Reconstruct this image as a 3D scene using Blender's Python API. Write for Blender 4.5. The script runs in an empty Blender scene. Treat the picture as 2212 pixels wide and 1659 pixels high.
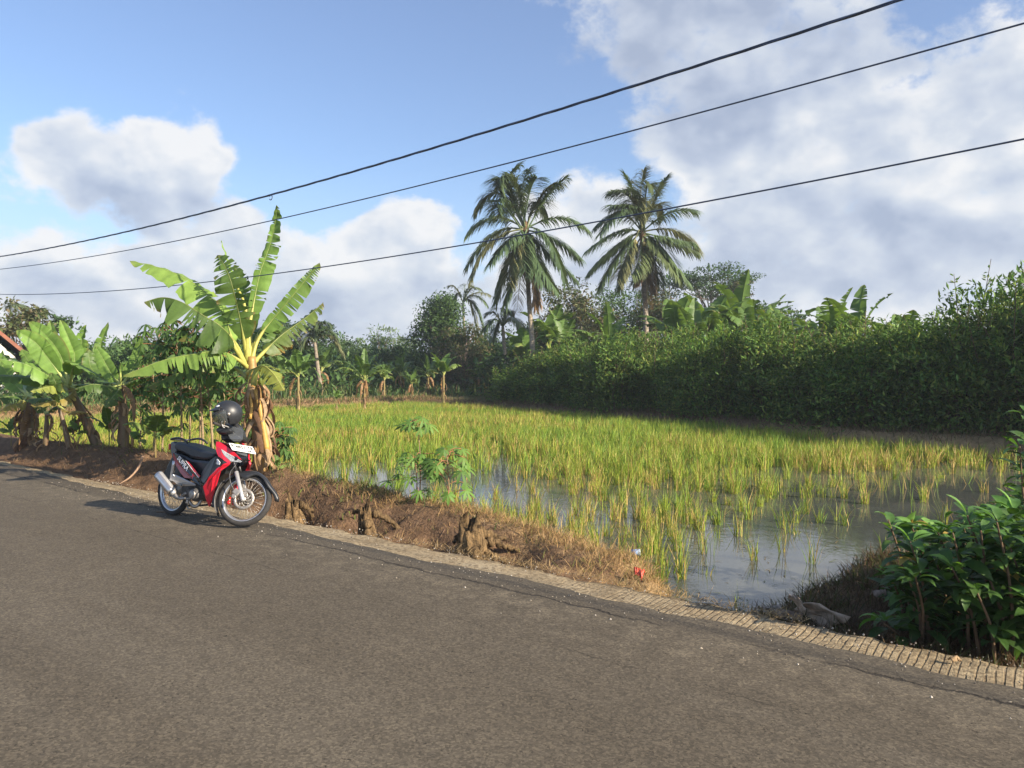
import bpy, bmesh, math
import numpy as np
from mathutils import Vector, Matrix, Quaternion

scene = bpy.context.scene
COL = scene.collection
R = math.radians
UP = np.array((0., 0., 1.))

# ------------------------------------------------------------------ camera
FV, CX, CY, CAMH = 1670.7, 1106.0, 829.5, 1.65     # focal length / centre of the 2212 px wide view
PITCH = math.atan(26.5 / FV)
cam = bpy.data.cameras.new('camera')
cam_o = bpy.data.objects.new('camera', cam)
COL.objects.link(cam_o)
cam.sensor_width = 36.0
cam.lens = 36.0 * FV / 2212.0
cam.clip_start, cam.clip_end = 0.05, 3000
cam_o.location = (0, 0, CAMH)
cam_o.rotation_euler = (math.pi / 2 - PITCH, 0, 0)
scene.camera = cam_o
CAM = np.array((0., 0., CAMH))
_F = np.array((0, math.cos(PITCH), -math.sin(PITCH)))
_U = np.array((0, math.sin(PITCH), math.cos(PITCH)))


def ray(vx, vy):
    return _F + (vx - CX) / FV * np.array((1., 0, 0)) - (vy - CY) / FV * _U


def at(vx, vy, Y):
    d = ray(vx, vy)
    return CAM + d * (Y / d[1])


def ground(vx, vy, z=0.0):
    d = ray(vx, vy)
    return CAM + d * ((z - CAMH) / d[2])


# road frame: s runs along the road edge (to the left and away), t away from the road
P0 = np.array((2.84, 4.29))
DS = np.array((-0.775, 0.632)); DS /= np.linalg.norm(DS)
DT = np.array((-DS[1] * -1, -DS[0]))
DT = np.array((0.632, 0.775)); DT = DT - DS * DT.dot(DS); DT /= np.linalg.norm(DT)


def st(x, y):
    dx, dy = x - P0[0], y - P0[1]
    return dx * DS[0] + dy * DS[1], dx * DT[0] + dy * DT[1]


def xy(s, t):
    return P0[0] + s * DS[0] + t * DT[0], P0[1] + s * DS[1] + t * DT[1]


# ------------------------------------------------------------------ helpers
def vnoise(x, y, seed=0):
    """smooth 2-D value noise, vectorised, about -1..1"""
    x = np.asarray(x, float); y = np.asarray(y, float)
    xi, yi = np.floor(x).astype(np.int64), np.floor(y).astype(np.int64)
    fx, fy = x - xi, y - yi
    fx, fy = fx * fx * (3 - 2 * fx), fy * fy * (3 - 2 * fy)

    def h(a, b):
        n = (a * 374761393 + b * 668265263 + seed * 1442695041) & 0x7fffffff
        n = ((n ^ (n >> 13)) * 1274126177) & 0x7fffffff
        return ((n ^ (n >> 16)) & 0xffff) / 32767.5 - 1
    return (h(xi, yi) * (1 - fx) + h(xi + 1, yi) * fx) * (1 - fy) + (h(xi, yi + 1) * (1 - fx) + h(xi + 1, yi + 1) * fx) * fy


def fbm(x, y, seed=0, oct=4):
    r, a = 0, 0.5
    for i in range(oct):
        r = r + a * vnoise(np.asarray(x) * 2 ** i, np.asarray(y) * 2 ** i, seed + i * 7)
        a *= 0.5
    return r


def sstep(a, b, x):
    u = np.clip((np.asarray(x, float) - a) / (b - a), 0, 1)
    return u * u * (3 - 2 * u)


def norm(v):
    v = np.asarray(v, float)
    return v / np.maximum(np.linalg.norm(v, axis=-1, keepdims=True), 1e-9)


class MB:
    """collects geometry, builds it as ONE mesh object"""
    def __init__(self):
        self.v, self.c, self.n = [], [], 0
        self.f = {}          # corner count -> list of index arrays
        self.m = {}          # material index arrays, parallel

    def add(self, v, faces, col=(1, 1, 1), mi=0):
        v = np.asarray(v, float).reshape(-1, 3)
        col = np.asarray(col, float)
        if col.ndim == 1:
            col = np.tile(col, (len(v), 1))
        for f in faces:
            f = np.asarray(f, int)
            if f.size == 0:
                continue
            if f.ndim == 1:
                f = f[None]
            k = f.shape[1]
            self.f.setdefault(k, []).append(f + self.n)
            self.m.setdefault(k, []).append(np.full(len(f), mi))
        self.v.append(v); self.c.append(col); self.n += len(v)

    def tube(self, pts, rad, segs=8, col=(1, 1, 1), mi=0, cap=True):
        pts = np.asarray(pts, float); n = len(pts)
        rad = np.broadcast_to(np.asarray(rad, float), (n,))
        T = norm(np.gradient(pts, axis=0))
        ref = UP if abs(T[0][2]) < 0.9 else np.array((1., 0, 0))
        A = norm(np.cross(T[0], ref)); vs = []
        for i in range(n):
            A = norm(A - T[i] * A.dot(T[i])); B = np.cross(T[i], A)
            a = np.arange(segs) * 2 * math.pi / segs
            vs.append(pts[i] + rad[i] * (np.cos(a)[:, None] * A + np.sin(a)[:, None] * B))
        v = np.concatenate(vs)
        i, j = np.meshgrid(np.arange(n - 1), np.arange(segs), indexing='ij')
        j2 = (j + 1) % segs
        q = np.stack([i * segs + j, i * segs + j2, (i + 1) * segs + j2, (i + 1) * segs + j], -1).reshape(-1, 4)
        fs = [q]
        if cap:
            fs += [np.arange(segs)[::-1], (n - 1) * segs + np.arange(segs)]
        self.add(v, fs, col, mi)

    def box(self, c, s, col=(1, 1, 1), mi=0, rot=None):
        c = np.asarray(c, float); s = np.asarray(s, float) / 2
        v = np.array([(x, y, z) for x in (-1, 1) for y in (-1, 1) for z in (-1, 1)]) * s
        if rot is not None:
            v = v @ np.asarray(rot).T
        self.add(v + c, [np.array([(0, 1, 3, 2), (4, 6, 7, 5), (0, 4, 5, 1), (2, 3, 7, 6), (0, 2, 6, 4), (1, 5, 7, 3)])], col, mi)

    def lathe(self, prof, segs=32, axis='y', origin=(0, 0, 0), col=(1, 1, 1), mi=0, closed=False):
        """prof = [(radius, along axis)]"""
        prof = np.asarray(prof, float); n = len(prof)
        a = np.arange(segs) * 2 * math.pi / segs
        r = prof[:, 0][:, None]; h = np.repeat(prof[:, 1][:, None], segs, 1)
        ca, sa = r * np.cos(a), r * np.sin(a)
        v = {'y': np.stack([ca, h, sa], -1), 'z': np.stack([ca, sa, h], -1), 'x': np.stack([h, ca, sa], -1)}[axis].reshape(-1, 3)
        m = n if closed else n - 1
        i, j = np.meshgrid(np.arange(m), np.arange(segs), indexing='ij')
        i2, j2 = (i + 1) % n, (j + 1) % segs
        q = np.stack([i * segs + j, i * segs + j2, i2 * segs + j2, i2 * segs + j], -1).reshape(-1, 4)
        self.add(v + np.asarray(origin, float), [q], col, mi)

    def build(self, name, mats, parent=None, smooth=True, M=None):
        v = np.concatenate(self.v) if self.v else np.zeros((0, 3))
        c = np.concatenate(self.c) if self.c else np.zeros((0, 3))
        if M is not None:
            M = np.asarray(M); v = v @ M[:3, :3].T + M[:3, 3]
        me = bpy.data.meshes.new(name)
        loops, starts, mis, pos = [], [], [], 0
        for k in self.f:
            f = np.concatenate(self.f[k]); mis.append(np.concatenate(self.m[k]))
            loops.append(f.reshape(-1)); starts.append(pos + np.arange(len(f)) * k); pos += f.size
        loops = np.concatenate(loops); starts = np.concatenate(starts); mis = np.concatenate(mis)
        me.vertices.add(len(v)); me.vertices.foreach_set('co', v.astype(np.float32).ravel())
        me.loops.add(len(loops)); me.loops.foreach_set('vertex_index', loops.astype(np.int32))
        me.polygons.add(len(starts)); me.polygons.foreach_set('loop_start', starts.astype(np.int32))
        for m in (mats if isinstance(mats, (list, tuple)) else [mats]):
            me.materials.append(m)
        me.polygons.foreach_set('material_index', mis.astype(np.int32))
        me.update(calc_edges=True)
        at_ = me.color_attributes.new('col', 'FLOAT_COLOR', 'POINT')
        at_.data.foreach_set('color', np.concatenate([c, np.ones((len(c), 1))], 1).astype(np.float32).ravel())
        me.polygons.foreach_set('use_smooth', np.full(len(starts), bool(smooth)))
        me.validate()
        o = bpy.data.objects.new(name, me)
        COL.objects.link(o)
        o.parent = parent
        return o


def tag(o, label=None, cat=None, group=None, kind=None):
    if label: o['label'] = label
    if cat: o['category'] = cat
    if group: o['group'] = group
    if kind: o['kind'] = kind
    return o


def empty(name, loc=(0, 0, 0), rz=0.0, sc=1.0):
    o = bpy.data.objects.new(name, None)
    COL.objects.link(o)
    o.empty_display_size = 0.2
    o.location = loc; o.rotation_euler = (0, 0, rz); o.scale = (sc, sc, sc)
    return o


def copy_tree(o, parent=None):
    c = o.copy(); COL.objects.link(c); c.parent = parent
    for ch in list(o.children):
        copy_tree(ch, c)
    return c


# ------------------------------------------------------------------ materials
def nt(m):
    m.use_nodes = True
    t = m.node_tree; t.nodes.clear()
    return t


class NB:
    def __init__(self, t): self.t = t
    def n(self, typ, **kw):
        n = self.t.nodes.new(typ)
        ins = kw.pop('ins', {})
        for k, v in kw.items(): setattr(n, k, v)
        for k, v in ins.items():
            if isinstance(v, bpy.types.NodeSocket): self.t.links.new(v, n.inputs[k])
            else: n.inputs[k].default_value = v
        return n
    def math(self, op, a, b=0.0, c=0.0, clamp=False):
        n = self.n('ShaderNodeMath', operation=op, ins={0: a, 1: b, 2: c}); n.use_clamp = clamp
        return n.outputs[0]
    def vmath(self, op, a, b=(0, 0, 0), out=0):
        return self.n('ShaderNodeVectorMath', operation=op, ins={0: a, 1: b}).outputs[out]
    def noise(self, vec, scale, detail=4, rough=0.55, dist=0.0):
        return self.n('ShaderNodeTexNoise', ins={'Vector': vec, 'Scale': scale, 'Detail': detail, 'Roughness': rough, 'Distortion': dist}).outputs[0]
    def ramp(self, fac, stops, interp='LINEAR'):
        r = self.n('ShaderNodeValToRGB', ins={0: fac})
        r.color_ramp.interpolation = interp
        el = r.color_ramp.elements
        while len(el) < len(stops): el.new(0.5)
        for e, (p, c) in zip(el, stops):
            e.position = p; e.color = tuple(c) + (1,) if len(c) == 3 else c
        return r.outputs[0]
    def mix(self, f, a, b, mode='MIX'):
        n = self.n('ShaderNodeMix', data_type='RGBA', blend_type=mode)
        for i, v in ((0, f), (6, a), (7, b)):
            if isinstance(v, bpy.types.NodeSocket): self.t.links.new(v, n.inputs[i])
            else: n.inputs[i].default_value = (tuple(v) + (1,)) if i > 0 and len(v) == 3 else v
        return n.outputs[2]
    def maprange(self, v, a, b, c=0.0, d=1.0, smooth=True):
        n = self.n('ShaderNodeMapRange', ins={'Value': v, 'From Min': a, 'From Max': b, 'To Min': c, 'To Max': d})
        n.interpolation_type = 'SMOOTHSTEP' if smooth else 'LINEAR'
        return n.outputs[0]
    def bump(self, h, strength=0.5, dist=0.01):
        return self.n('ShaderNodeBump', ins={'Height': h, 'Strength': strength, 'Distance': dist}).outputs[0]


def col_mat(name, base=None, rough=0.6, spec=0.5, metal=0.0, noise=0.0, nscale=20.0, bump=0.0, bscale=60.0, coat=0.0,
            transl=0.0, attr=False, tcol=(1, 1, 1), alpha=1.0, transm=0.0, bdist=0.005, bcoord='Object'):
    """general surface: base colour (or the mesh's own 'col' attribute), blotchy variation, fine bump, translucency"""
    m = bpy.data.materials.new(name)
    b = NB(nt(m))
    out = b.n('ShaderNodeOutputMaterial')
    p = b.n('ShaderNodeBsdfPrincipled')
    tc = b.n('ShaderNodeTexCoord').outputs[bcoord]
    if attr:
        c = b.n('ShaderNodeAttribute', attribute_name='col').outputs['Color']
        if base is not None: c = b.mix(1.0, c, base, 'MULTIPLY')
    else:
        c = b.n('ShaderNodeRGB'); c.outputs[0].default_value = tuple(base) + (1,); c = c.outputs[0]
    if noise:
        f = b.noise(tc, nscale, 5, 0.6)
        c = b.mix(1.0, c, b.ramp(f, [(0.25, (1 - noise,) * 3), (0.75, (1 + noise,) * 3)]), 'MULTIPLY')
    b.t.links.new(c, p.inputs['Base Color'])
    p.inputs['Roughness'].default_value = rough
    p.inputs['Specular IOR Level'].default_value = spec
    p.inputs['Metallic'].default_value = metal
    p.inputs['Coat Weight'].default_value = coat
    p.inputs['Coat Roughness'].default_value = 0.08
    p.inputs['Alpha'].default_value = alpha
    p.inputs['Transmission Weight'].default_value = transm
    if bump:
        b.t.links.new(b.bump(b.noise(tc, bscale, 4), bump, bdist), p.inputs['Normal'])
    sh = p.outputs[0]
    if transl:
        tr = b.n('ShaderNodeBsdfTranslucent')
        b.t.links.new(b.mix(1.0, c, tcol, 'MULTIPLY'), tr.inputs['Color'])
        mx = b.n('ShaderNodeMixShader', ins={0: transl, 1: sh, 2: tr.outputs[0]})
        sh = mx.outputs[0]
    b.t.links.new(sh, out.inputs['Surface'])
    return m


# ------------------------------------------------------------------ sun and sky
SUN = np.array((0.84, -0.54)); SUN = SUN / np.linalg.norm(SUN)
SUN_EL = R(26.5)
sun_v = Vector((SUN[0] * math.cos(SUN_EL), SUN[1] * math.cos(SUN_EL), math.sin(SUN_EL)))
sl = bpy.data.lights.new('sun', 'SUN')
sl.energy = SUN_E if 'SUN_E' in globals() else 4.6
sl.angle = R(0.53); sl.color = (1.0, 0.87, 0.70)
so = bpy.data.objects.new('sun', sl); COL.objects.link(so)
so.rotation_euler = sun_v.to_track_quat('Z', 'Y').to_euler()

world = bpy.data.worlds.new('World'); scene.world = world
wb = NB(nt(world))
sky = wb.n('ShaderNodeTexSky', sky_type='NISHITA', sun_disc=False, sun_elevation=SUN_EL,
           sun_rotation=math.atan2(SUN[0], SUN[1]), altitude=50.0, air_density=1.0, dust_density=1.6, ozone_density=1.3)
gen = wb.n('ShaderNodeTexCoord').outputs['Generated']
sep = wb.n('ShaderNodeSeparateXYZ', ins={0: gen})
az = wb.math('ARCTAN2', sep.outputs[0], sep.outputs[1])
el = wb.math('ARCSINE', sep.outputs[2])
ae0 = wb.n('ShaderNodeCombineXYZ', ins={0: az, 1: el}).outputs[0]


def azel(vx, vy):
    d = norm(ray(vx, vy)); return math.atan2(d[0], d[1]), math.asin(d[2])


# cloud banks: centre and half size (given through view angles), amount (negative = open blue sky), greyness
CLOUDS = [
    (400, 285, 100, 95, .60, -.06), (320, 350, 190, 85, .52, 0), (105, 340, 80, 85, .58, 0), (320, 440, 150, 45, .30, .55),
    (90, 610, 260, 90, .56, 0), (385, 560, 75, 80, .48, -.05), (525, 515, 80, 45, .44, 0), (430, 660, 360, 110, .55, .12),
    (875, 500, 100, 85, .60, -.10), (800, 580, 170, 85, .55, -.05), (850, 690, 500, 75, .50, .30), (1245, 440, 120, 90, .56, -.10),
    (1250, 570, 200, 130, .45, 0), (1530, 70, 340, 180, .52, .50), (1320, 20, 150, 110, .26, .2), (1850, 230, 380, 110, .40, .20), (1510, 330, 110, 85, .34, 0),
    (1740, 370, 190, 90, .48, -.06), (2140, 290, 150, 150, .48, -.10), (1850, 500, 420, 110, .52, .34), (2150, 470, 220, 120, .36, 0), (1800, 640, 560, 110, .50, .16),
    (1030, 210, 400, 190, -.45, 0), (690, 395, 150, 100, -.35, 0), (1650, 300, 70, 50, -.30, 0), (1960, 330, 70, 50, -.25, 0), (250, 90, 600, 130, -.4, 0),
]
wob = wb.n('ShaderNodeTexNoise', ins={'Vector': ae0, 'Scale': 8.0, 'Detail': 2.0, 'Roughness': 0.55})
ae2 = wb.n('ShaderNodeVectorMath', operation='MULTIPLY_ADD', ins={0: wob.outputs['Color'], 1: (.12, .12, 0), 2: ae0}).outputs[0]
tot = grey = None
for (x, y, rx, ry, a, gy) in CLOUDS:
    ca, ce = azel(x, y)
    sx, sy = FV / rx, FV / ry
    d = wb.n('ShaderNodeVectorMath', operation='MULTIPLY_ADD', ins={0: ae2, 1: (sx, sy, 0), 2: (-(ca + .06) * sx, -(ce + .06) * sy, 0)}).outputs[0]
    g = wb.maprange(wb.vmath('DOT_PRODUCT', d, d, out=1), 2.0, 0.0, 0.0, a, smooth=True)
    tot = g if tot is None else wb.math('ADD', tot, g)
    if gy:
        grey = wb.math('MULTIPLY', g, gy / a) if grey is None else wb.math('MULTIPLY_ADD', g, gy / a, grey)
tot = wb.math('MINIMUM', tot, 0.62)
nv = wb.vmath('MULTIPLY', ae0, (1.0, 1.35, 1))
na = wb.noise(nv, 13.0, 9, 0.64, 0.1)
nc = wb.noise(nv, 10.0, 3, 0.50, 0.15)
nb = wb.noise(wb.vmath('ADD', nv, (.016, .034, 0)), 10.0, 3, 0.50, 0.15)
d0 = wb.math('MULTIPLY_ADD', wb.math('SUBTRACT', na, 0.5), 1.55, tot)
cover = wb.maprange(d0, 0.08, 0.48)
lit = wb.math('MULTIPLY_ADD', wb.math('SUBTRACT', nc, nb), 1.7, 0.74)
lit = wb.math('MULTIPLY_ADD', wb.math('SUBTRACT', na, 0.5), 0.25, lit)
lit = wb.math('ADD', lit, wb.maprange(d0, 0.28, 0.95, 0.22, -0.16))
lit = wb.math('SUBTRACT', lit, grey, clamp=True)
ccol = wb.ramp(lit, [(0.0, (0.205, 0.240, 0.312)), (0.35, (0.272, 0.305, 0.368)), (0.65, (0.345, 0.370, 0.410)), (1.0, (0.46, 0.46, 0.462))])
SKY_STR = 0.076
skyc = wb.vmath('SCALE', sky.outputs[0]); skyc.node.inputs['Scale'].default_value = SKY_STR
skyc = wb.mix(1.0, skyc, (0.90, 1.04, 1.20), 'MULTIPLY')
skyc = wb.mix(1.0, skyc, (.030, .024, .026), 'ADD')
hz = wb.maprange(el, 0.28, -0.02, 0.0, 0.85)
skyc = wb.mix(hz, skyc, (.29, .35, .45))
cc = wb.vmath('SCALE', ccol); cc.node.inputs['Scale'].default_value = 0.92
fin = wb.mix(wb.math('MULTIPLY', cover, 0.93), skyc, cc)
bg = wb.n('ShaderNodeBackground', ins={'Color': fin, 'Strength': 1.0})
wb.t.links.new(bg.outputs[0], wb.n('ShaderNodeOutputWorld').inputs['Surface'])

scene.view_settings.view_transform = 'Standard'
scene.view_settings.look = 'None'
scene.view_settings.exposure = 1.15
scene.view_settings.gamma = 1.0
# ------------------------------------------------------------------ terrain
WZ = -0.30                                            # water level
_S = [-2, 0.6, 1.5, 1.9, 2.3, 2.7, 3.1, 3.8, 5.5, 6.5, 7.8, 8.9, 12, 17, 30]
_TC = [.9, .9, .7, .3, .3, .6, .85, 1.15, 1.37, 1.3, 1.2, 1.2, 1.05, .95, .9]      # crest distance
_ZC = [-.12, -.14, -.16, -.3, -.3, -.15, -.05, .0, .08, .12, .18, .30, .32, .26, .2]  # crest height
_TW = [30, 30, 2.6, .9, .5, .9, 1.3, 1.75, 2.0, 2.0, 2.0, 2.1, 2.2, 2.2, 2.2]        # water edge
HS, HT = [-40, 1.7, 4.9, 12, 24.6, 40], [12.5, 16.1, 17.1, 20.5, 24.7, 28]           # foot of the hedge


def hedge_t(s): return np.interp(s, HS, HT)


STUMPS = [(643, 1118), (800, 1150), (1024, 1185)]


def height(X, Y):
    s, t = st(X, Y)
    n1 = fbm(s * 1.3, t * 1.3, 3)
    n2 = fbm(s * 6, t * 6, 11)
    n3 = fbm(s * 22, t * 22, 21, 3)
    sw = s + 0.25 * n1
    tc, zc, tw = np.interp(sw, _S, _TC), np.interp(sw, _S, _ZC), np.interp(sw, _S, _TW)
    # far / side borders of the field, as distance inside the field
    sb = 1.75 - 6.5 * sstep(2.6, 6.5, t)
    m = np.minimum(np.minimum(s - sb - 0.3 * n1 - 0.08 * n2, 31.0 - s + 0.4 * n1), hedge_t(s) - 1.3 - t + 0.4 * n1)
    bed = WZ - 0.20 + 0.03 * n1
    z_out = np.where(s > 30.2, 0.14 - 0.14 * sstep(32.6, 34, s), np.where(t > hedge_t(s) - 3, 0.12, -0.14))
    side = bed + (z_out - bed) * sstep(0.35, -0.55, m)
    # bank along the road
    dit = 0.36 * sstep(3.35, 4.1, s) * (1 - sstep(9.3, 11.0, s)) * (0.75 + 0.8 * vnoise(s * 1.9, s * 0 + 3.3, 5))
    z0 = np.where(s < 1.9, -0.22 + 0 * s, -0.03 - dit - 0.25 * (1 - sstep(2.3, 3.3, s)))
    u = np.clip(t / np.maximum(tc, .05), 0, 1)
    face = z0 + (zc - z0) * sstep(0.22, 0.92, u) ** np.where(s > 9, 0.75, 0.9)
    back = zc + (bed - zc) * sstep(0.0, 1.0, (t - tc) / np.maximum(tw - tc + 0.25, .2))
    bank = np.where(t < tc, face, back)
    z = np.where(t < tw + 0.3, np.maximum(bank, side), side)
    near = np.exp(-np.maximum(t - 3, 0) / 6)
    amp = sstep(0.0, 0.15, t) * near
    z = z + (0.05 * n2 + 0.022 * n3) * amp + 0.05 * n1 * sstep(0.3, 1, t)
    # hollows left and right of the stumps
    for (vx, vy) in STUMPS:
        g = ground(vx, vy, -.05); ss, tt = st(g[0], g[1])
        z = z - 0.30 * np.exp(-((s - ss - 0.22) / 0.17) ** 2 - ((t - 0.2) / 0.22) ** 2) - 0.26 * np.exp(-((s - ss + 0.22) / 0.15) ** 2 - ((t - 0.22) / 0.2) ** 2)
    far = np.hypot(X, Y)
    z = z + 1.2 * sstep(80, 400, far)
    z = np.where(t < 0.03, -0.30, z)
    return z


def gz(x, y): return float(height(np.array([x]), np.array([y]))[0])


def axis(dense, mid, far):
    a = [np.arange(*d) for d in dense] + [np.arange(*d) for d in mid] + [np.array(far, float)]
    a = np.unique(np.round(np.concatenate(a), 3))
    return a


sa = axis([(-1.5, 12.5, .045), (12.5, 20, .1)], [(20, 40, .45), (-12, -1.5, .25)], [-900, -400, -200, -100, -60, -40, -25, -18, 46, 55, 70, 90, 130, 200, 400, 900])
ta = axis([(0.0, 3.0, .05)], [(3, 30, .4)], [-900, -300, -100, -40, -15, -6, -2, -1, -.4, -.05, .02, 34, 40, 50, 65, 90, 130, 200, 400, 900])
Sg, Tg = np.meshgrid(sa, ta, indexing='ij')
Xg, Yg = xy(Sg, Tg)
Zg = height(Xg, Yg)
n_s, n_t = Sg.shape
i, j = np.meshgrid(np.arange(n_s - 1), np.arange(n_t - 1), indexing='ij')
quads = np.stack([i * n_t + j, i * n_t + j + 1, (i + 1) * n_t + j + 1, (i + 1) * n_t + j], -1).reshape(-1, 4)
SOIL, STRAW, MUD, GREEN = np.array((.145, .089, .051)), np.array((.36, .245, .12)), np.array((.07, .055, .035)), np.array((.085, .095, .03))
sv, tv = Sg.ravel(), Tg.ravel()
n1, n2 = fbm(sv * 1.2, tv * 1.2, 31), fbm(sv * 7, tv * 7, 41)
tcv = np.interp(sv, _S, _TC)
straw = sstep(-.25, .15, tv - tcv + .35 * n1 + .2 * n2) * (1 - sstep(7.3, 9, sv)) * .8
straw = np.maximum(straw, .55 * sstep(29.5, 30.5, sv) * sstep(34.0, 32.5, sv) * (tv > 0))
straw = np.where(sv < 1.9, .25 + .25 * n1, straw)
green = sstep(33, 36, sv)
green = np.maximum(green, sstep(-1.0, 1.0, tv - hedge_t(sv)))
cols = SOIL * (1 + .35 * n2[:, None])
cols = cols + (STRAW - cols) * np.clip(straw, 0, 1)[:, None]
cols = cols + (GREEN - cols) * green[:, None]
mud = sstep(WZ + .04, WZ - .03, Zg.ravel())
cols = cols + (MUD - cols) * mud[:, None]
tm = MB()
tm.add(np.stack([Xg, Yg, Zg], -1).reshape(-1, 3), [quads], cols)

m_soil = col_mat('earth', rough=.95, spec=.15, attr=True, noise=.35, nscale=9, bump=.9, bscale=38, bdist=.03)
tag(tm.build('ground', m_soil), kind='structure')

# ------------------------------------------------------------------ road and concrete strip, in the road's own frame (x = -s, y = t)
RF = Matrix(((-DS[0], DT[0], 0, P0[0]), (-DS[1], DT[1], 0, P0[1]), (0, 0, 1, 0), (0, 0, 0, 1)))
T_IN = -0.43


def t_in(s): return T_IN + .08 * fbm(s * .55, s * 0 + 1.7, 61) + .035 * vnoise(s * 3.1, s * 0, 62) + .018 * vnoise(s * 11, s * 0, 63) + .16 * sstep(8.5, 15, s)


def t_out(s): return 0.0 + .06 * fbm(s * .5, s * 0 + .4, 71) + .034 * vnoise(s * 4.7, s * 0, 72) + .022 * vnoise(s * 13, s * 0, 73)


sr = axis([(-3, 20, .06)], [(20, 60, .8), (-20, -3, .8)], [-300, -120, -60, -30, 80, 120, 300])
tr = np.array([-9, -6, -4, -3, -2, -1.5, -1, -.7, -.5, -.42])
G1, G2 = np.meshgrid(sr, tr, indexing='ij')
edge = t_in(G1)
G2 = np.where(G2 > -.45, edge + .03, G2)
zz = np.where(np.isclose(G2, edge + .03), .012, .012) + 0 * G1
zz = zz + .012 * fbm(G1 * .5, G2 * .5, 81) * sstep(-.4, -1.2, G2)
ns_, nt_ = G1.shape
i, j = np.meshgrid(np.arange(ns_ - 1), np.arange(nt_ - 1), indexing='ij')
rq = np.stack([i * nt_ + j, (i + 1) * nt_ + j, (i + 1) * nt_ + j + 1, i * nt_ + j + 1], -1).reshape(-1, 4)
rm = MB(); rm.add(np.stack([-G1, G2, zz], -1).reshape(-1, 3), [rq])
# broken edge of the asphalt layer, dropping onto the concrete
e = np.stack([-sr, t_in(sr) + .03, sr * 0 + .012], -1); e2 = e + np.array((0, .01, -.02))
k = np.arange(len(sr) - 1)
rm.add(np.concatenate([e, e2]), [np.stack([k, k + 1, k + 1 + len(sr), k + len(sr)], -1)])

m_asph = bpy.data.materials.new('asphalt')
b = NB(nt(m_asph)); tc = b.n('ShaderNodeTexCoord').outputs['Object']
sp = b.n('ShaderNodeSeparateXYZ', ins={0: tc})
big = b.noise(b.vmath('MULTIPLY', tc, (.55, 1.3, 1)), .8, 5, .6)
mid = b.noise(tc, 5.5, 6, .7)
c = b.ramp(b.math('ADD', b.math('MULTIPLY', big, .5), b.math('MULTIPLY', mid, .5)), [(.28, (.074, .061, .042)), (.52, (.094, .078, .055)), (.74, (.120, .101, .072))])
# dusty tan drift just inside the darker newer edge, and odd dusty patches elsewhere
wob = b.math('MULTIPLY', b.math('SUBTRACT', b.noise(tc, 1.7, 4, .6), .5), .55)
tt = b.math('ADD', sp.outputs[1], wob)
dust = b.math('MULTIPLY', b.math('MULTIPLY', b.maprange(tt, -1.5, -.78), b.maprange(tt, -.60, -.70)), b.maprange(mid, .42, .70))
dust = b.math('MAXIMUM', b.math('MULTIPLY', dust, .6), b.math('MULTIPLY', b.maprange(b.noise(b.vmath('MULTIPLY', tc, (.5, 1.2, 1)), 2.3, 6, .7), .58, .78), .28))
c = b.mix(dust, c, (.175, .145, .10))
track = b.maprange(b.noise(b.vmath('MULTIPLY', tc, (.06, 1, 1)), 1.1, 3, .55), .42, .62)
c = b.mix(b.math('MULTIPLY', track, .30), c, (.135, .116, .086))
stain = b.maprange(b.noise(b.vmath('MULTIPLY', tc, (.35, 1, 1)), 1.4, 6, .68), .58, .72)
c = b.mix(b.math('MULTIPLY', stain, .18), c, (.040, .034, .028))
wob2 = b.math('MULTIPLY', b.math('SUBTRACT', b.noise(tc, 2.2, 7, .7), .5), .26)
tb = b.math('ADD', sp.outputs[1], wob2)
newer = b.maprange(tb, -.70, -.62)
c = b.mix(b.math('MULTIPLY', newer, .24), c, (.046, .039, .031))
crack = b.math('MULTIPLY', b.maprange(b.math('ABSOLUTE', b.math('ADD', tb, .65)), .022, .004), b.maprange(b.noise(tc, .8, 2), .38, .5))
wob3 = b.math('MULTIPLY', b.math('SUBTRACT', b.noise(tc, 3.1, 8, .75), .5), .22)
crack2 = b.math('MULTIPLY', b.maprange(b.math('ABSOLUTE', b.math('ADD', b.math('ADD', sp.outputs[1], wob3), 1.40)), .008, .001), b.maprange(b.noise(tc, 1.3, 2), .44, .54))
crk = b.math('MAXIMUM', crack, b.math('MULTIPLY', crack2, .6))
c = b.mix(b.math('MULTIPLY', crk, .8), c, (.020, .017, .014))
# stone chips: each cell of the aggregate has its own tone, with dark pores between
vo = b.n('ShaderNodeTexVoronoi', ins={'Vector': tc, 'Scale': 80.0, 'Randomness': 1.0})
chipv = b.n('ShaderNodeSeparateColor', ins={0: vo.outputs['Color']}).outputs[0]
fine = b.noise(tc, 130, 3, .8)
c = b.mix(1.0, c, b.ramp(chipv, [(0.0, (.66,) * 3), (.6, (1.0,) * 3), (1.0, (1.40, 1.38, 1.34))]), 'MULTIPLY')
c = b.mix(1.0, c, b.ramp(fine, [(.25, (.72,) * 3), (.75, (1.28,) * 3)]), 'MULTIPLY')
pit = b.math('MULTIPLY', b.maprange(b.noise(tc, 40, 5, .8), .415, .36), b.maprange(b.noise(tc, 3.2, 3), .35, .6, .35, 1.0))
c = b.mix(b.math('MULTIPLY', pit, .9), c, (.014, .011, .009))
h = b.math('SUBTRACT', b.math('ADD', b.math('MULTIPLY', fine, .6), b.math('MULTIPLY', chipv, .4)), b.math('MULTIPLY', pit, .9))
h = b.math('SUBTRACT', h, b.math('MULTIPLY', crk, 4.0))
p = b.n('ShaderNodeBsdfPrincipled', ins={'Base Color': c, 'Roughness': .88, 'Specular IOR Level': .25, 'Normal': b.bump(h, .55, .005)})
b.t.links.new(p.outputs[0], b.n('ShaderNodeOutputMaterial').inputs[0])
ro = rm.build('road', m_asph); ro.matrix_world = RF; tag(ro, kind='structure')

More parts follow.
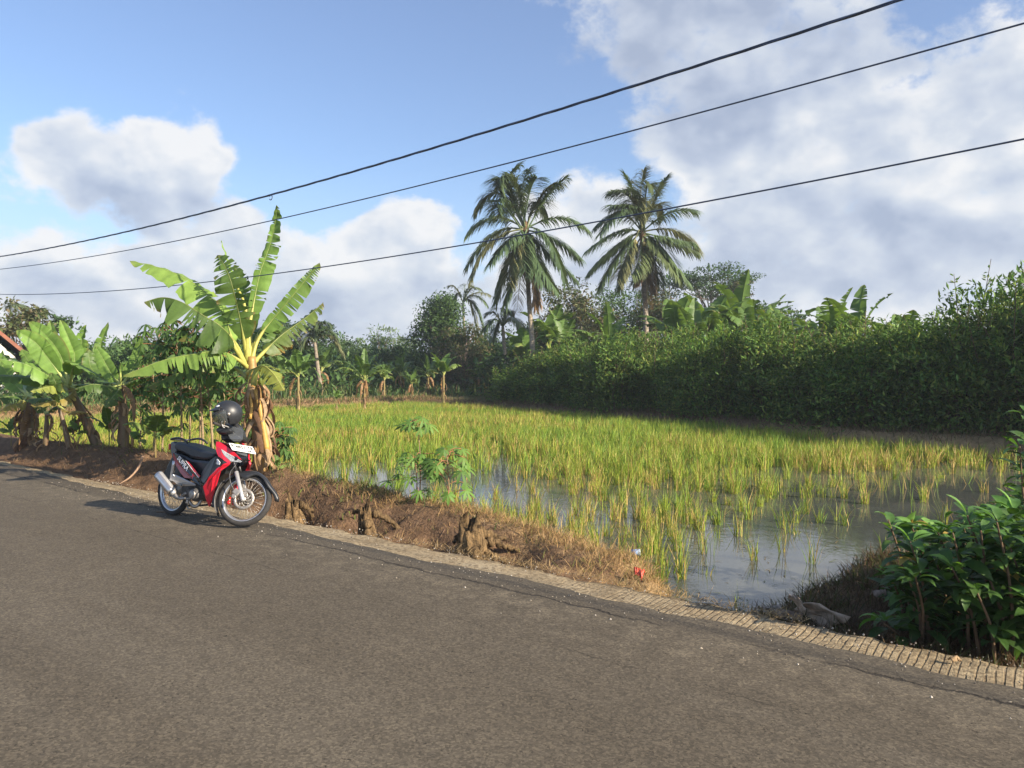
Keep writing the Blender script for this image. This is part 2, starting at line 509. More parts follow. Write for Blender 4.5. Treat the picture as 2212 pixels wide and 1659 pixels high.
ss = axis([(-3, 20, .045)], [(20, 60, .5), (-20, -3, .5)], [-120, -60, 90, 120])
cr = np.linspace(0, 1, 7)
A, C = np.meshgrid(ss, cr, indexing='ij')
lo, hi = t_in(A) - .12, t_out(A)
TT = lo + (hi - lo) * C
ZZ = .004 - .006 * C + .006 * vnoise(A * 9, C * 4, 91) - .012 * (C > .99)
ZZ = np.where(C < .01, -.006, ZZ)
bot = np.stack([-ss, t_out(ss) + .01, 0 * ss - .55], -1)
vv = np.concatenate([np.stack([-A, TT, ZZ], -1).reshape(-1, 3), bot])
i, j = np.meshgrid(np.arange(len(ss) - 1), np.arange(6), indexing='ij')
q1 = np.stack([i * 7 + j, (i + 1) * 7 + j, (i + 1) * 7 + j + 1, i * 7 + j + 1], -1).reshape(-1, 4)
k = np.arange(len(ss) - 1); o_ = len(ss) * 7
q2 = np.stack([k * 7 + 6, (k + 1) * 7 + 6, o_ + k + 1, o_ + k], -1)
cm_ = MB(); cm_.add(vv, [q1, q2])
m_conc = bpy.data.materials.new('rough_concrete')
b = NB(nt(m_conc)); tc = b.n('ShaderNodeTexCoord').outputs['Object']
sp = b.n('ShaderNodeSeparateXYZ', ins={0: tc})
n1_ = b.noise(tc, 3.0, 6, .65); n2_ = b.noise(tc, 26, 5, .65); n3_ = b.noise(tc, 90, 3, .6)
c = b.ramp(n1_, [(.3, (.24, .182, .108)), (.55, (.36, .285, .175)), (.75, (.46, .375, .245))])
c = b.mix(b.math('MULTIPLY', b.maprange(n2_, .46, .60), .75), c, (.135, .098, .058))
c = b.mix(b.math('MULTIPLY', b.maprange(n3_, .56, .68), .5), c, (.10, .085, .04))
# raked grooves across the strip (about 7 cm apart), worn away in places
gw = b.math('ADD', b.math('MULTIPLY', sp.outputs[0], 2 * math.pi / .044), b.math('MULTIPLY', b.noise(tc, 1.6, 4, .6), 9.0))
gw = b.math('ADD', gw, b.math('MULTIPLY', sp.outputs[1], 12.0))
gr = b.maprange(b.math('SINE', gw), .50, .98)
gr = b.math('MULTIPLY', gr, b.maprange(b.noise(b.vmath('MULTIPLY', tc, (1, .35, 1)), 6.0, 4, .65), .38, .52))
gr = b.math('MULTIPLY', gr, b.maprange(sp.outputs[0], -3.6, -1.0, .0, 1.0))
c = b.mix(b.math('MULTIPLY', gr, .55), c, (.085, .058, .034))
h = b.math('SUBTRACT', b.math('ADD', b.math('MULTIPLY', n2_, 1.2), n3_), b.math('MULTIPLY', gr, 2.2))
p = b.n('ShaderNodeBsdfPrincipled', ins={'Base Color': c, 'Roughness': .92, 'Specular IOR Level': .2, 'Normal': b.bump(h, .9, .010)})
b.t.links.new(p.outputs[0], b.n('ShaderNodeOutputMaterial').inputs[0])
co_ = cm_.build('road_edge', m_conc); co_.matrix_world = RF; tag(co_, kind='structure')

# ------------------------------------------------------------------ water
m_wat = bpy.data.materials.new('muddy_water')
b = NB(nt(m_wat)); tc = b.n('ShaderNodeTexCoord').outputs['Object']
film = b.maprange(b.noise(tc, 1.1, 6, .65), .5, .66)
c = b.mix(b.math('MULTIPLY', film, .5), (.066, .069, .060), (.105, .108, .088))
w1 = b.noise(tc, 5.5, 3, .5); w2 = b.noise(tc, 26, 2, .5)
hh = b.math('ADD', b.math('MULTIPLY', w1, .8), b.math('MULTIPLY', w2, .25))
p = b.n('ShaderNodeBsdfPrincipled', ins={'Base Color': c, 'Roughness': .045, 'IOR': 1.36, 'Specular IOR Level': .80, 'Normal': b.bump(hh, .10, .02)})
b.t.links.new(p.outputs[0], b.n('ShaderNodeOutputMaterial').inputs[0])
wm = MB()
corn = [xy(-14, 30), xy(-14, .05), xy(32, .05), xy(32, 30)]
wm.add([(x, y, WZ) for x, y in corn], [np.array((0, 1, 2, 3))])
tag(wm.build('water', m_wat, smooth=False), kind='structure')


# ------------------------------------------------------------------ blades (rice, grass), vectorised
def blades(mb, pos, head, lean, length, width, col, bend=.5, droop=0.0, tipcol=None):
    """thin upright blades: pos Nx3, heading angle, lean from vertical, length, width, colour"""
    N = len(pos)
    d = np.stack([np.cos(head), np.sin(head), 0 * head], -1)
    side = np.stack([-np.sin(head + bend), np.cos(head + bend), 0 * head], -1)
    sl_, cl_ = np.sin(lean)[:, None], np.cos(lean)[:, None]
    l2 = lean * 1.0 + droop
    p1 = pos + (d * sl_ * .55 + UP * cl_ * .55) * length[:, None]
    p2 = p1 + (d * np.sin(l2)[:, None] + UP * np.cos(l2)[:, None]) * (.45 * length)[:, None]
    w = (width / 2)[:, None]
    v = np.stack([pos - side * w, pos + side * w, p1 - side * w * .8, p1 + side * w * .8, p2], 1).reshape(-1, 3)
    b0 = np.arange(N)[:, None] * 5
    c = np.repeat(col[:, None, :], 5, 1)
    if tipcol is not None: c[:, 4] = tipcol
    mb.add(v, [b0 + np.array((0, 1, 3, 2)), b0 + np.array((2, 3, 4))], c.reshape(-1, 3))


def proj(x, y, z):
    d = np.stack([x, y, z - CAMH], -1)
    f = d @ _F
    return CX + FV * d[..., 0] / f, CY - FV * (d @ _U) / f


rng = np.random.default_rng(5)
N = 34000
s = -3.5 + (31.2 + 3.5) * rng.random(N); t = .1 + 27 * rng.random(N)
x, y = xy(s, t)
inside = (t < hedge_t(s) - 1.15) & (t > np.interp(s, _S, _TW) - .25)
vx, vy = proj(x, y, WZ + 0 * x)
inside &= height(x, y) < WZ - .02
inside &= (vx > -150) & (vx < 2330)
pd = 1 - .52 * sstep(985, 1100, vy)
for (bx, by, rx, ry, a) in [(900, 1035, 210, 48, .8), (700, 1020, 120, 40, .5), (1060, 1000, 70, 45, .7), (1250, 1100, 150, 40, .5), (1640, 1230, 220, 75, 1.0), (1800, 1125, 210, 65, .7),
                            (1760, 1030, 220, 22, .75), (2080, 1040, 240, 45, .75), (1430, 1075, 120, 30, .5), (1150, 1060, 90, 40, .5), (1960, 1180, 200, 80, .8)]:
    pd = pd - a * np.exp(-((vx - bx) / rx) ** 2 - ((vy - by) / ry) ** 2)
for (bx, by, rx, ry, a) in [(1290, 1210, 45, 70, .6), (1410, 1190, 50, 80, .6), (1400, 1260, 40, 45, .6), (1520, 1130, 110, 25, .4), (1350, 1130, 110, 40, .3), (1240, 1150, 60, 60, .3)]:
    pd = pd + a * np.exp(-((vx - bx) / rx) ** 2 - ((vy - by) / ry) ** 2)
cl = fbm(x * 1.1, y * 1.1, 101)
keep = inside & (rng.random(N) < np.clip(pd + .75 * cl, .07, 1))
x, y, vy, vx, cl = x[keep], y[keep], vy[keep], vx[keep], cl[keep]
nt_ = len(x)
sparse = sstep(1000, 1060, vy)
nb_ = np.clip(rng.normal(13, 4, nt_) * (.75 + .5 * rng.random(nt_)) * (1 + .8 * sparse * np.where(rng.random(nt_) < .35, -.8, 1.0)), 3, 34).astype(int)
idx = np.repeat(np.arange(nt_), nb_)
n = len(idx)
far = np.hypot(x, y)[idx]
hs = ((.38 + .16 * rng.random(nt_) + .14 * cl) * (1 - .35 * sparse * rng.random(nt_)))[idx] * np.where(rng.random(nt_)[idx] < .18, .55, 1.0)
rad = .015 + .05 * rng.random(n) * np.clip(far / 14, .85, 1.8); ang = rng.random(n) * 6.283
pos = np.stack([x[idx] + rad * np.cos(ang), y[idx] + rad * np.sin(ang), np.full(n, WZ - .03)], -1)
A_, B_, C_ = np.array((.280, .345, .038)), np.array((.45, .32, .10)), np.array((.165, .270, .036))
mixn = fbm(x * .45, y * .45, 131)[idx]
r1 = rng.random(n)
dry = (r1 < np.clip(.16 + .55 * mixn + .10 * sstep(900, 1150, vy[idx]) + .10 * sstep(1500, 1900, vx[idx]), .04, .6))
grn = (rng.random(n) < np.clip(.32 - .6 * mixn + .2 * sstep(1500, 900, vx[idx]), .08, .8))
c = np.where(dry[:, None], B_, np.where(grn[:, None], C_, A_)) * (.65 + .7 * rng.random((n, 1)))
rice = MB()
blades(rice, pos, rng.random(n) * 6.283, np.abs(rng.normal(.14, .20, n)) + .03, hs * (.55 + .5 * rng.random(n)), (.006 + .006 * rng.random(n)) * np.clip(far / 11, .8, 2.4), c, bend=1.57 * rng.random(n), droop=rng.random(n) * .55)
m_grass = col_mat('grass_blades', rough=.55, spec=.3, attr=True, transl=.35)
tag(rice.build('rice', m_grass, smooth=False), 'yellow green rice growing in the flooded field', 'rice', kind='stuff')

n = 3200; s = rng.uniform(1.4, 14, n); t = rng.uniform(.3, 9, n); x, y = xy(s, t); vx, vy = proj(x, y, WZ + 0 * x)
k = (height(x, y) < WZ - .03) & (rng.random(n) < .30 + .6 * (fbm(x * 1.6, y * 1.6, 55) > .02)); x, y = x[k], y[k]; n = len(x)
fl_ = MB()
c = np.array([(.20, .15, .07), (.13, .15, .045), (.30, .24, .12), (.06, .06, .035)])[rng.integers(4, size=n)] * (.6 + .7 * rng.random((n, 1)))
blades(fl_, np.stack([x, y, np.full(n, WZ + .004)], -1), rng.random(n) * 6.283, np.full(n, 1.50), .03 + .11 * rng.random(n), .005 + .010 * rng.random(n), c, bend=0, droop=.05)
tag(fl_.build('floating_weed', m_grass, smooth=False), 'floating straw and weed scraps on the water', 'water weed', kind='stuff')
# ------------------------------------------------------------------ plant building blocks
m_ban = bpy.data.materials.new('banana_leaf')
b = NB(nt(m_ban))
c = b.n('ShaderNodeAttribute', attribute_name='col').outputs['Color']
tc = b.n('ShaderNodeTexCoord').outputs['Object']
c = b.mix(1.0, c, b.ramp(b.noise(tc, 5, 5, .6), [(.3, (.78, .80, .74)), (.7, (1.22, 1.18, 1.15))]), 'MULTIPLY')
p = b.n('ShaderNodeBsdfPrincipled', ins={'Base Color': c, 'Roughness': .46, 'Specular IOR Level': .30, 'Normal': b.bump(b.noise(tc, 16, 3), .35, .02)})
tr = b.n('ShaderNodeBsdfTranslucent', ins={'Color': b.mix(1.0, c, (1.5, 1.45, .55), 'MULTIPLY')})
mx = b.n('ShaderNodeMixShader', ins={0: .30, 1: p.outputs[0], 2: tr.outputs[0]})
b.t.links.new(mx.outputs[0], b.n('ShaderNodeOutputMaterial').inputs[0])
m_stalk = col_mat('fleshy_stalk', rough=.5, attr=True, noise=.25, nscale=14, bump=.4, bscale=30, transl=.12, tcol=(1.3, 1.2, .6))
m_dry = col_mat('dry_leaf', rough=.85, spec=.2, attr=True, noise=.4, nscale=16, bump=.5, bscale=40, transl=.25)
m_leaf = col_mat('small_leaf', rough=.55, spec=.22, attr=True, transl=.30, tcol=(1.35, 1.35, .6))
m_bark = col_mat('bark', rough=.9, spec=.2, attr=True, noise=.45, nscale=9, bump=.9, bscale=26, bdist=.02)
m_palm = col_mat('palm_leaflet', rough=.42, spec=.5, attr=True, transl=.22, tcol=(1.4, 1.3, .6))

G_BAN = np.array((.120, .205, .045)); G_BAN2 = np.array((.095, .165, .040)); Y_BAN = np.array((.30, .30, .065)); BROWN = np.array((.24, .14, .065))
RIB = np.array((.34, .38, .10))


WK = 1.0


def bez(pts, n):
    """smooth curve through points (Catmull-Rom), n samples"""
    P = np.asarray(pts, float)
    if len(P) == 2: P = np.array([P[0], P.mean(0), P[1]])
    P = np.concatenate([[2 * P[0] - P[1]], P, [2 * P[-1] - P[-2]]])
    m = len(P) - 3; u = np.linspace(0, m - 1e-6, n); k = u.astype(int); f = (u - k)[:, None]
    a, b_, c_, d = P[k], P[k + 1], P[k + 2], P[k + 3]
    return .5 * (2 * b_ + (c_ - a) * f + (2 * a - 5 * b_ + 4 * c_ - d) * f ** 2 + (3 * b_ - a - 3 * c_ + d) * f ** 3)


def banana_leaf(pts, width, phi=(0, 0), curl=(.5, .5), roll=0.0, tears=6, seed=0, col=G_BAN, t0=.16, petiole=.022, ribcol=RIB, brown=.15, up=None, sizes=(1, 1), n=44, gap=.22):
    """returns (blade MB, rib MB). phi = angle of each half above the horizontal side line, curl = extra downward bend to the edge"""
    rg = np.random.default_rng(seed)
    C = bez(pts, n); T = norm(np.gradient(C, axis=0))
    u = np.linspace(0, 1, n)
    ref = UP if up is None else norm(np.asarray(up, float))
    S = np.cross(T, ref); ln = np.linalg.norm(S, axis=1, keepdims=True)
    S = np.where(ln < .15, np.array((1., 0, 0)), S)
    for k in range(1, n):
        S[k] = S[k] * .5 + S[k - 1] * .5 if ln[k] > .15 else S[k - 1]
    S = norm(S - T * (S * T).sum(1, keepdims=True)); Nn = np.cross(S, T)
    if roll:
        S, Nn = math.cos(roll) * S + math.sin(roll) * Nn, -math.sin(roll) * S + math.cos(roll) * Nn
    blade, rib = MB(), MB()
    v = np.clip((u - t0) / (1 - t0), 0, 1)
    w = width * WK * np.clip(np.sin(np.clip(v, 0, 1) ** .62 * math.pi) ** .55, 0, 1) * (u >= t0)
    w = np.where(v >= 1, .02 * width, w)
    i0 = int(np.argmax(u >= t0))
    for h, sg in ((0, 1), (1, -1)):
        br = np.unique(np.concatenate([[i0, n - 1], np.sort(rg.choice(np.arange(i0 + 4, n - 2), size=min(tears, n - i0 - 7), replace=False)) if tears else []]).astype(int))
        for a, e in zip(br[:-1], br[1:]):
            dphi = rg.normal(0, .22) if tears else 0.0; dcurl = rg.normal(0, .22) if tears else 0
            m = e - a + 1; k = np.arange(a, e + 1)
            f = np.linspace(-1, 1, m)
            g = gap * (rg.random() * .9 + .1) if tears else 0
            rows = []; x = np.zeros((m, 3)); pr = C[k]; rows.append(pr)
            ang = phi[h] + dphi * .6
            K = 5
            for q in range(1, K + 1):
                fr = q / K
                a2 = ang - (curl[h] + dcurl) * fr ** 1.3
                step = (w[k] * sizes[h] / K)[:, None] * (sg * S[k] * math.cos(a2) + Nn[k] * math.sin(a2))
                pr = pr + step
                sl = -f * g * (w[k] * sizes[h]) * fr ** 1.6 * (.35 if m > 9 else .75)
                wav = .012 * np.sin(k * 1.7 + seed) * fr
                rows.append(pr + T[k] * sl[:, None] + Nn[k] * wav[:, None])
            V = np.stack(rows, 1).reshape(-1, 3)
            i, j = np.meshgrid(np.arange(m - 1), np.arange(K), indexing='ij')
            Q = np.stack([i * (K + 1) + j, (i + 1) * (K + 1) + j, (i + 1) * (K + 1) + j + 1, i * (K + 1) + j + 1], -1).reshape(-1, 4)
            if sg < 0: Q = Q[:, ::-1]
            base = np.asarray(col) * (.86 + .28 * rg.random())
            cc_ = np.tile(base, (m, K + 1, 1))
            edge = (np.arange(K + 1) / K)[None, :, None]
            cc_ = cc_ * (1 + .10 * np.sin(k * 2.3)[:, None, None])
            if rg.random() < brown * 2: cc_ = cc_ + (BROWN - cc_) * np.clip(edge * 3.2 - 2.5, 0, 1) * rg.random()
            tipm = np.clip((u[k] - .93) / .07, 0, 1)[:, None, None] * brown * 2
            cc_ = cc_ + (BROWN - cc_) * np.clip(tipm, 0, 1)
            blade.add(V, [Q], cc_.reshape(-1, 3))
    pt_ = sstep(t0 + .14, t0 - .02, u)
    rr = petiole * (.30 * (1 - .85 * u) + .70 * pt_ * (1 - u)) + .0025
    rr[:3] *= 1.25
    rc = np.asarray(ribcol) * pt_[:, None] + (np.asarray(col) * .6 + np.asarray(ribcol) * .28) * (1 - pt_[:, None])
    rib.tube(C - Nn * rr[:, None] * .3, rr, 7, np.repeat(rc, 7, 0))
    return blade, rib


def add_leaf(root, pts, width, **kw):
    bl, rb = banana_leaf(pts, width, **kw)
    o = bl.build('leaf', m_ban, root)
    rb.build('midrib', m_stalk, o)
    return o


def pseudostem(root, pts, r0, r1, seed, skirt=(.05, .5), nsk=22, colA=(.20, .17, .055), colB=(.30, .20, .08)):
    rg = np.random.default_rng(seed)
    C = bez(pts, 14); u = np.linspace(0, 1, 14)
    mb = MB(); segs = 12
    rad = (r0 + (r1 - r0) * u) * (1 + .05 * np.sin(u * 17 + seed)); rad[0] *= 1.2
    a = np.tile(np.arange(segs), 14); uu = np.repeat(u, segs)
    f = (np.sin(a * 2.1 + seed) * .5 + .5) * (1 - .4 * uu)
    cA, cB = np.asarray(colA), np.asarray(colB)
    mb.tube(C, rad, segs, cA + (cB - cA) * f[:, None])
    st_o = mb.build('stem', m_stalk, root)
    # hanging dry sheaths and dead leaves round the stem
    if nsk:
        db = MB(); L = np.linalg.norm(C[-1] - C[0])
        for k in range(nsk):
            h = skirt[0] + (skirt[1] - skirt[0]) * rg.random(); q = h * 13; i = min(int(q), 12)
            p = C[i] + (C[i + 1] - C[i]) * (q - i)
            an = rg.random() * 6.283; d = np.array((math.cos(an), math.sin(an), 0)); sd = np.array((-d[1], d[0], 0))
            r = r0 + (r1 - r0) * h
            ln_ = L * (.10 + .18 * rg.random()); wd = r * (.35 + .75 * rg.random())
            m = 7; f_ = np.linspace(0, 1, m)
            out = .02 + (.03 + .10 * rg.random()) * np.sin(f_ * 2.6) + .05 * rg.random() * f_
            tw = rg.normal(0, .8) * f_
            ax = p + d * (r * .95) + d * out[:, None] - UP * (f_ * ln_)[:, None] + sd * (rg.normal(0, .05) * f_)[:, None]
            s2 = sd * np.cos(tw)[:, None] + d * np.sin(tw)[:, None]
            wv = (wd * (1 - .55 * f_) * (1 + .25 * np.sin(f_ * 9 + k)))[:, None]
            V = np.stack([ax - s2 * wv * .5, ax + d * .02, ax + s2 * wv * .5], 1).reshape(-1, 3)
            i_, j_ = np.meshgrid(np.arange(m - 1), np.arange(2), indexing='ij')
            Q = np.stack([i_ * 3 + j_, i_ * 3 + j_ + 1, (i_ + 1) * 3 + j_ + 1, (i_ + 1) * 3 + j_], -1).reshape(-1, 4)
            cl_ = np.array([(.30, .19, .10), (.20, .115, .06), (.38, .27, .16), (.13, .075, .045)])[rg.integers(4)]
            db.add(V, [Q], cl_ * (.8 + .4 * rg.random()))
        db.build('dry_sheath', m_dry, root)
    return C


def gen_banana(name, loc, H, nleaf, seed, upright=.5, leaflen=.55, width=.30, tears=9, dead=2, stem_r=.085, skirt=20, lean=0.0, col=G_BAN, sheath=(.05, .8)):
    """generic banana plant: stem to about .5 H, leaves reaching H"""
    rg = np.random.default_rng(seed)
    root = empty(name, loc)
    top = np.array((lean * H, lean * .3 * H, H * .47))
    C = pseudostem(root, [(0, 0, -.05), top * .5 + np.array((0, 0, .0)), top], stem_r * H / 3.2, stem_r * .55 * H / 3.2, seed, sheath, skirt)
    for k in range(nleaf):
        an = k * 2.4 + rg.normal(0, .25) + seed; f = k / max(nleaf - 1, 1)
        e = R(84 - 62 * f ** .85 * (1.25 - upright) + rg.normal(0, 5))
        L = H * leaflen * (.85 + .3 * rg.random()) * (.9 if k == 0 else 1)
        d = np.array((math.cos(an), math.sin(an), 0)); p = [top - np.array((0, 0, .04 * k * .4))]
        pts = [p[0]]; ee = e
        for q in range(4):
            ee = ee - R((8 + 26 * f) * (q + .6) / 3.0)
            pts.append(pts[-1] + (d * math.cos(ee) + UP * math.sin(ee)) * L / 4)
        ph = .55 - .5 * f
        add_leaf(root, pts, width * H / 3.2 * (.8 + .3 * rg.random()), phi=(ph, ph), curl=(.5 + .8 * f, .5 + .8 * f), tears=int(tears * (.3 + f)), seed=seed * 31 + k,
                 col=(col if f < .75 else G_BAN2 * .9 + Y_BAN * .15) * (.85 + .3 * rg.random()), petiole=.020 * H / 3.2, n=26, brown=.1 + .15 * f)
    for k in range(dead):
        an = rg.random() * 6.283; d = np.array((math.cos(an), math.sin(an), 0)); b0 = top - UP * H * (.03 + .05 * rg.random())
        pts = [b0, b0 + d * H * .06 + UP * .02 * H, b0 + d * H * .12 - UP * H * .07, b0 + d * H * .13 - UP * H * .24]
        add_leaf(root, pts, width * .55 * H / 3.2, phi=(-.5, -.5), curl=(.8, .8), tears=7, seed=seed * 7 + k, col=BROWN * (.9 + .4 * rg.random()), ribcol=BROWN, petiole=.014, n=20, brown=.5)
    return root


# ------------------------------------------------------------------ the big banana plant behind the motorbike
YB = 10.75
c9 = lambda u, v: (250.9 + u * .25205, 418.1 + v * .25205)


def P9(u, v, dy=0.0): return at(*c9(u, v), YB + dy)


big = empty('banana_plant', (0, 0, 0))
tag(big, 'tall banana plant with torn leaves and yellow stalks behind the red motorbike', 'banana plant', 'banana plants on the roadside bank')
bx, by = at(565, 1000, YB)[:2]
big_base = np.array((bx, by, gz(bx, by)))
stem_pts = [big_base + (0, 0, -.1), at(563, 960, YB), at(552, 850, YB), at(546, 805, YB), at(543, 770, YB)]
pseudostem(big, stem_pts, .125, .055, 3, (.03, .62), 95, colA=(.40, .26, .07), colB=(.20, .10, .05))
# two long bare yellow sheaths running down the stem
for (pp, ww) in ((((551, 842), (561, 880), (570, 930), (577, 975)), .045), (((540, 850), (543, 880), (541, 905)), .03)):
    sh = MB(); q = [at(x, y, YB - .13) for x, y in pp]
    sh.tube(bez(q, 12), np.linspace(ww * .6, ww, 12), 8, (.48, .29, .07))
    sh.build('yellow_sheath', m_stalk, big)
YST = (.38, .37, .085)
LV = [
    # points (u, v, dy), width, phi, curl, roll, tears, colour (sunlit leaves painted lighter, shaded ones darker), t0, sizes, extra
    ([(1150, 1440, 0), (1135, 1200, .1), (1170, 980, .25), (1230, 690, .35), (1275, 560, .4), (1330, 400, .45), (1365, 230, .45), (1378, 100, .4)], .19, (.1, .25), (.15, .4), .1, 11, G_BAN * 1.25, .24, (1.0, .45), dict(up=(0, -1, .1), gap=.5, n=60)),
    ([(1120, 1440, 0), (1090, 1230, -.1), (1040, 980, -.2), (985, 760, -.3), (930, 620, -.2), (872, 530, -.1)], .25, (.2, .2), (.4, .4), .0, 13, G_BAN2 * .8, .17, (.9, 1), dict(up=(0, -1, .2), gap=.35)),
    ([(1125, 1430, 0), (1110, 1000, -.1), (1040, 800, 0), (990, 660, .05), (900, 405, .1)], .035, (.3, .3), (1.2, 1.2), 0, 0, G_BAN * 1.3, .55, (1, 1), dict(brown=0, petiole=.028)),
    ([(1110, 1470, 0), (1010, 1290, -.2), (930, 1050, -.1), (800, 880, .0), (600, 730, .1), (350, 630, .2), (118, 578, .3)], .33, (-.1, -.45), (.3, .35), .0, 7, G_BAN * 1.35 + Y_BAN * .12, .15, (.45, 1.0), dict(up=(.1, -.25, 1), gap=.22)),
    ([(1120, 1480, 0), (1030, 1290, -.15), (900, 1140, -.35), (740, 1040, -.45), (560, 930, -.5), (400, 890, -.5), (240, 930, -.55)], .46, (.0, -1.0), (.4, .35), .0, 10, G_BAN2 * .75, .16, (.16, 1.0), dict(up=(0, -.1, 1), gap=.3)),
    ([(1140, 1490, 0), (1060, 1430, -.15), (960, 1370, -.3), (850, 1350, -.45), (640, 1380, -.6), (400, 1430, -.7), (60, 1560, -.85)], .29, (.35, -1.0), (.3, .45), .0, 18, G_BAN * 1.15 + Y_BAN * .08, .20, (.55, 1.05), dict(up=(0, 0, 1), gap=.18)),
    ([(1130, 1570, 0), (1060, 1520, .1), (970, 1475, .1), (840, 1465, .05), (660, 1500, 0), (480, 1560, -.1), (270, 1660, -.2)], .30, (.1, -1.05), (.3, .4), .0, 20, G_BAN2 * .8, .20, (.6, 1.05), dict(up=(0, 0, 1), gap=.35)),
    ([(1160, 1420, 0), (1220, 1240, .1), (1340, 1080, .2), (1500, 890, .25), (1640, 720, .3), (1745, 595, .3)], .17, (.0, .3), (.3, .3), .0, 14, G_BAN * 1.0, .26, (1.1, .5), dict(up=(0, -1, .2), gap=.3)),
    ([(1170, 1450, 0), (1290, 1330, .25), (1420, 1210, .45), (1560, 1110, .6), (1680, 1020, .7), (1775, 935, .75)], .22, (-.7, .1), (.4, .5), .0, 12, G_BAN2 * .9 + BROWN * .1, .16, (1, .7), dict(up=(0, -.2, 1), gap=.4, brown=.4)),
    ([(1130, 1530, -.05), (1180, 1500, -.25), (1270, 1480, -.4), (1360, 1560, -.5), (1440, 1690, -.5)], .27, (-.75, -.35), (.5, .5), .0, 10, Y_BAN * .55 + G_BAN * .4, .12, (1, 1), dict(up=(0, -.3, 1), gap=.35, ribcol=(.55, .50, .12))),
    ([(1140, 1440, .05), (1150, 1250, .3), (1130, 1000, .5), (1090, 800, .6), (1010, 610, .6)], .20, (.3, .3), (.3, .3), .2, 8, G_BAN * 1.0, .3, (1, .7), dict(up=(0, -1, .3), gap=.4)),
    ([(1165, 1440, .1), (1200, 1230, .35), (1250, 1150, .6), (1340, 1130, .9), (1400, 1200, 1.1)], .30, (.0, -.2), (.6, .6), .0, 9, G_BAN2, .2, (1, 1), dict()),
    ([(1170, 1470, .1), (1240, 1370, .4), (1340, 1300, .7), (1450, 1270, .9), (1500, 1330, 1.0)], .24, (.0, -.4), (.6, .7), .0, 9, Y_BAN * .4 + BROWN * .4, .2, (1, 1), dict(brown=.5)),
]
for k, (pts, w, phi, curl, roll, tears, cl_, t0, sizes, ex) in enumerate(LV):
    kw = dict(ribcol=YST, petiole=.027); kw.update(ex)
    add_leaf(big, [P9(*q) for q in pts], w, phi=phi, curl=curl, roll=roll, tears=tears, seed=40 + k, col=cl_, t0=t0, sizes=sizes, **kw)

# ------------------------------------------------------------------ the clump of bananas at the left
cL = lambda u, v: (u * .25209, 613.2 + v * .25209)


def left_plant(label, name, Y, base, top, r, leaves, seed, nsk=26, skirt=(.05, .75)):
    root = empty(name, (0, 0, 0))
    tag(root, label, 'banana plant', 'banana plants on the roadside bank')
    bx, by = at(*cL(*base), Y)[:2]
    leaves = [(l_[0], l_[1] * (.58 if len(l_) > 6 and l_[6].get('up') else .62)) + tuple(l_[2:]) for l_ in leaves]
    mid = ((base[0] + top[0]) / 2 + 6, (base[1] + top[1]) / 2)
    pseudostem(root, [(bx, by, gz(bx, by) - .08), at(*cL(*mid), Y), at(*cL(*top), Y)], r, r * .55, seed, skirt, nsk, colA=(.16, .12, .06), colB=(.20, .115, .06))
    for k, lf in enumerate(leaves):
        pts, w, phi, curl, tears, cl_ = lf[:6]; ex = lf[6] if len(lf) > 6 else {}
        kw = dict(n=32, ribcol=(.42, .46, .14), petiole=.024); kw.update(ex)
        add_leaf(root, [at(*cL(top[0], top[1]), Y)] + [at(*cL(q[0], q[1]), Y + q[2]) for q in pts], w, phi=phi, curl=curl, tears=tears, seed=seed * 50 + k, col=np.asarray(cl_), **kw)
    return root


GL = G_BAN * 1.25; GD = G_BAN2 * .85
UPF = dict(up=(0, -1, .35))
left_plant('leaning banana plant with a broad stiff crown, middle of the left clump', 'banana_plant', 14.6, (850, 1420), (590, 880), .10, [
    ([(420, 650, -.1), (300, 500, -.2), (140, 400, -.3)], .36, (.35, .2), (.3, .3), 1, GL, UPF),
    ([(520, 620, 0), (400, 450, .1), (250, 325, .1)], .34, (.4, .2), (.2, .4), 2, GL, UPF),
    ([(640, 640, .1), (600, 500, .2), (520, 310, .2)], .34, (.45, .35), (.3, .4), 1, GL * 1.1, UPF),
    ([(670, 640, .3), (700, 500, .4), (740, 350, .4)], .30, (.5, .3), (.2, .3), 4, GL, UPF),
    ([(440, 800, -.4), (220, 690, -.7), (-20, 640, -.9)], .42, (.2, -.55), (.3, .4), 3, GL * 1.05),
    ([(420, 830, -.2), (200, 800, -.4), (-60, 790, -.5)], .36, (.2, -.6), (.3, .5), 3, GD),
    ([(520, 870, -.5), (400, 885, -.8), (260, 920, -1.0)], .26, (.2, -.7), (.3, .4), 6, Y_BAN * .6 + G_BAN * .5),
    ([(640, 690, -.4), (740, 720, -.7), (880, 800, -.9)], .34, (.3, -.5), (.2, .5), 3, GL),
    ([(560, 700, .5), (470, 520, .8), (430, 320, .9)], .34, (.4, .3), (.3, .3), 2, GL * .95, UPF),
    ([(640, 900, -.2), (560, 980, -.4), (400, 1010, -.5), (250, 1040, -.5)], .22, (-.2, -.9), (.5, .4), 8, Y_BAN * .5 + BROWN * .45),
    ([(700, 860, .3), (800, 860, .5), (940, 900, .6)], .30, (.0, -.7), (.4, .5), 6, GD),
], 7)
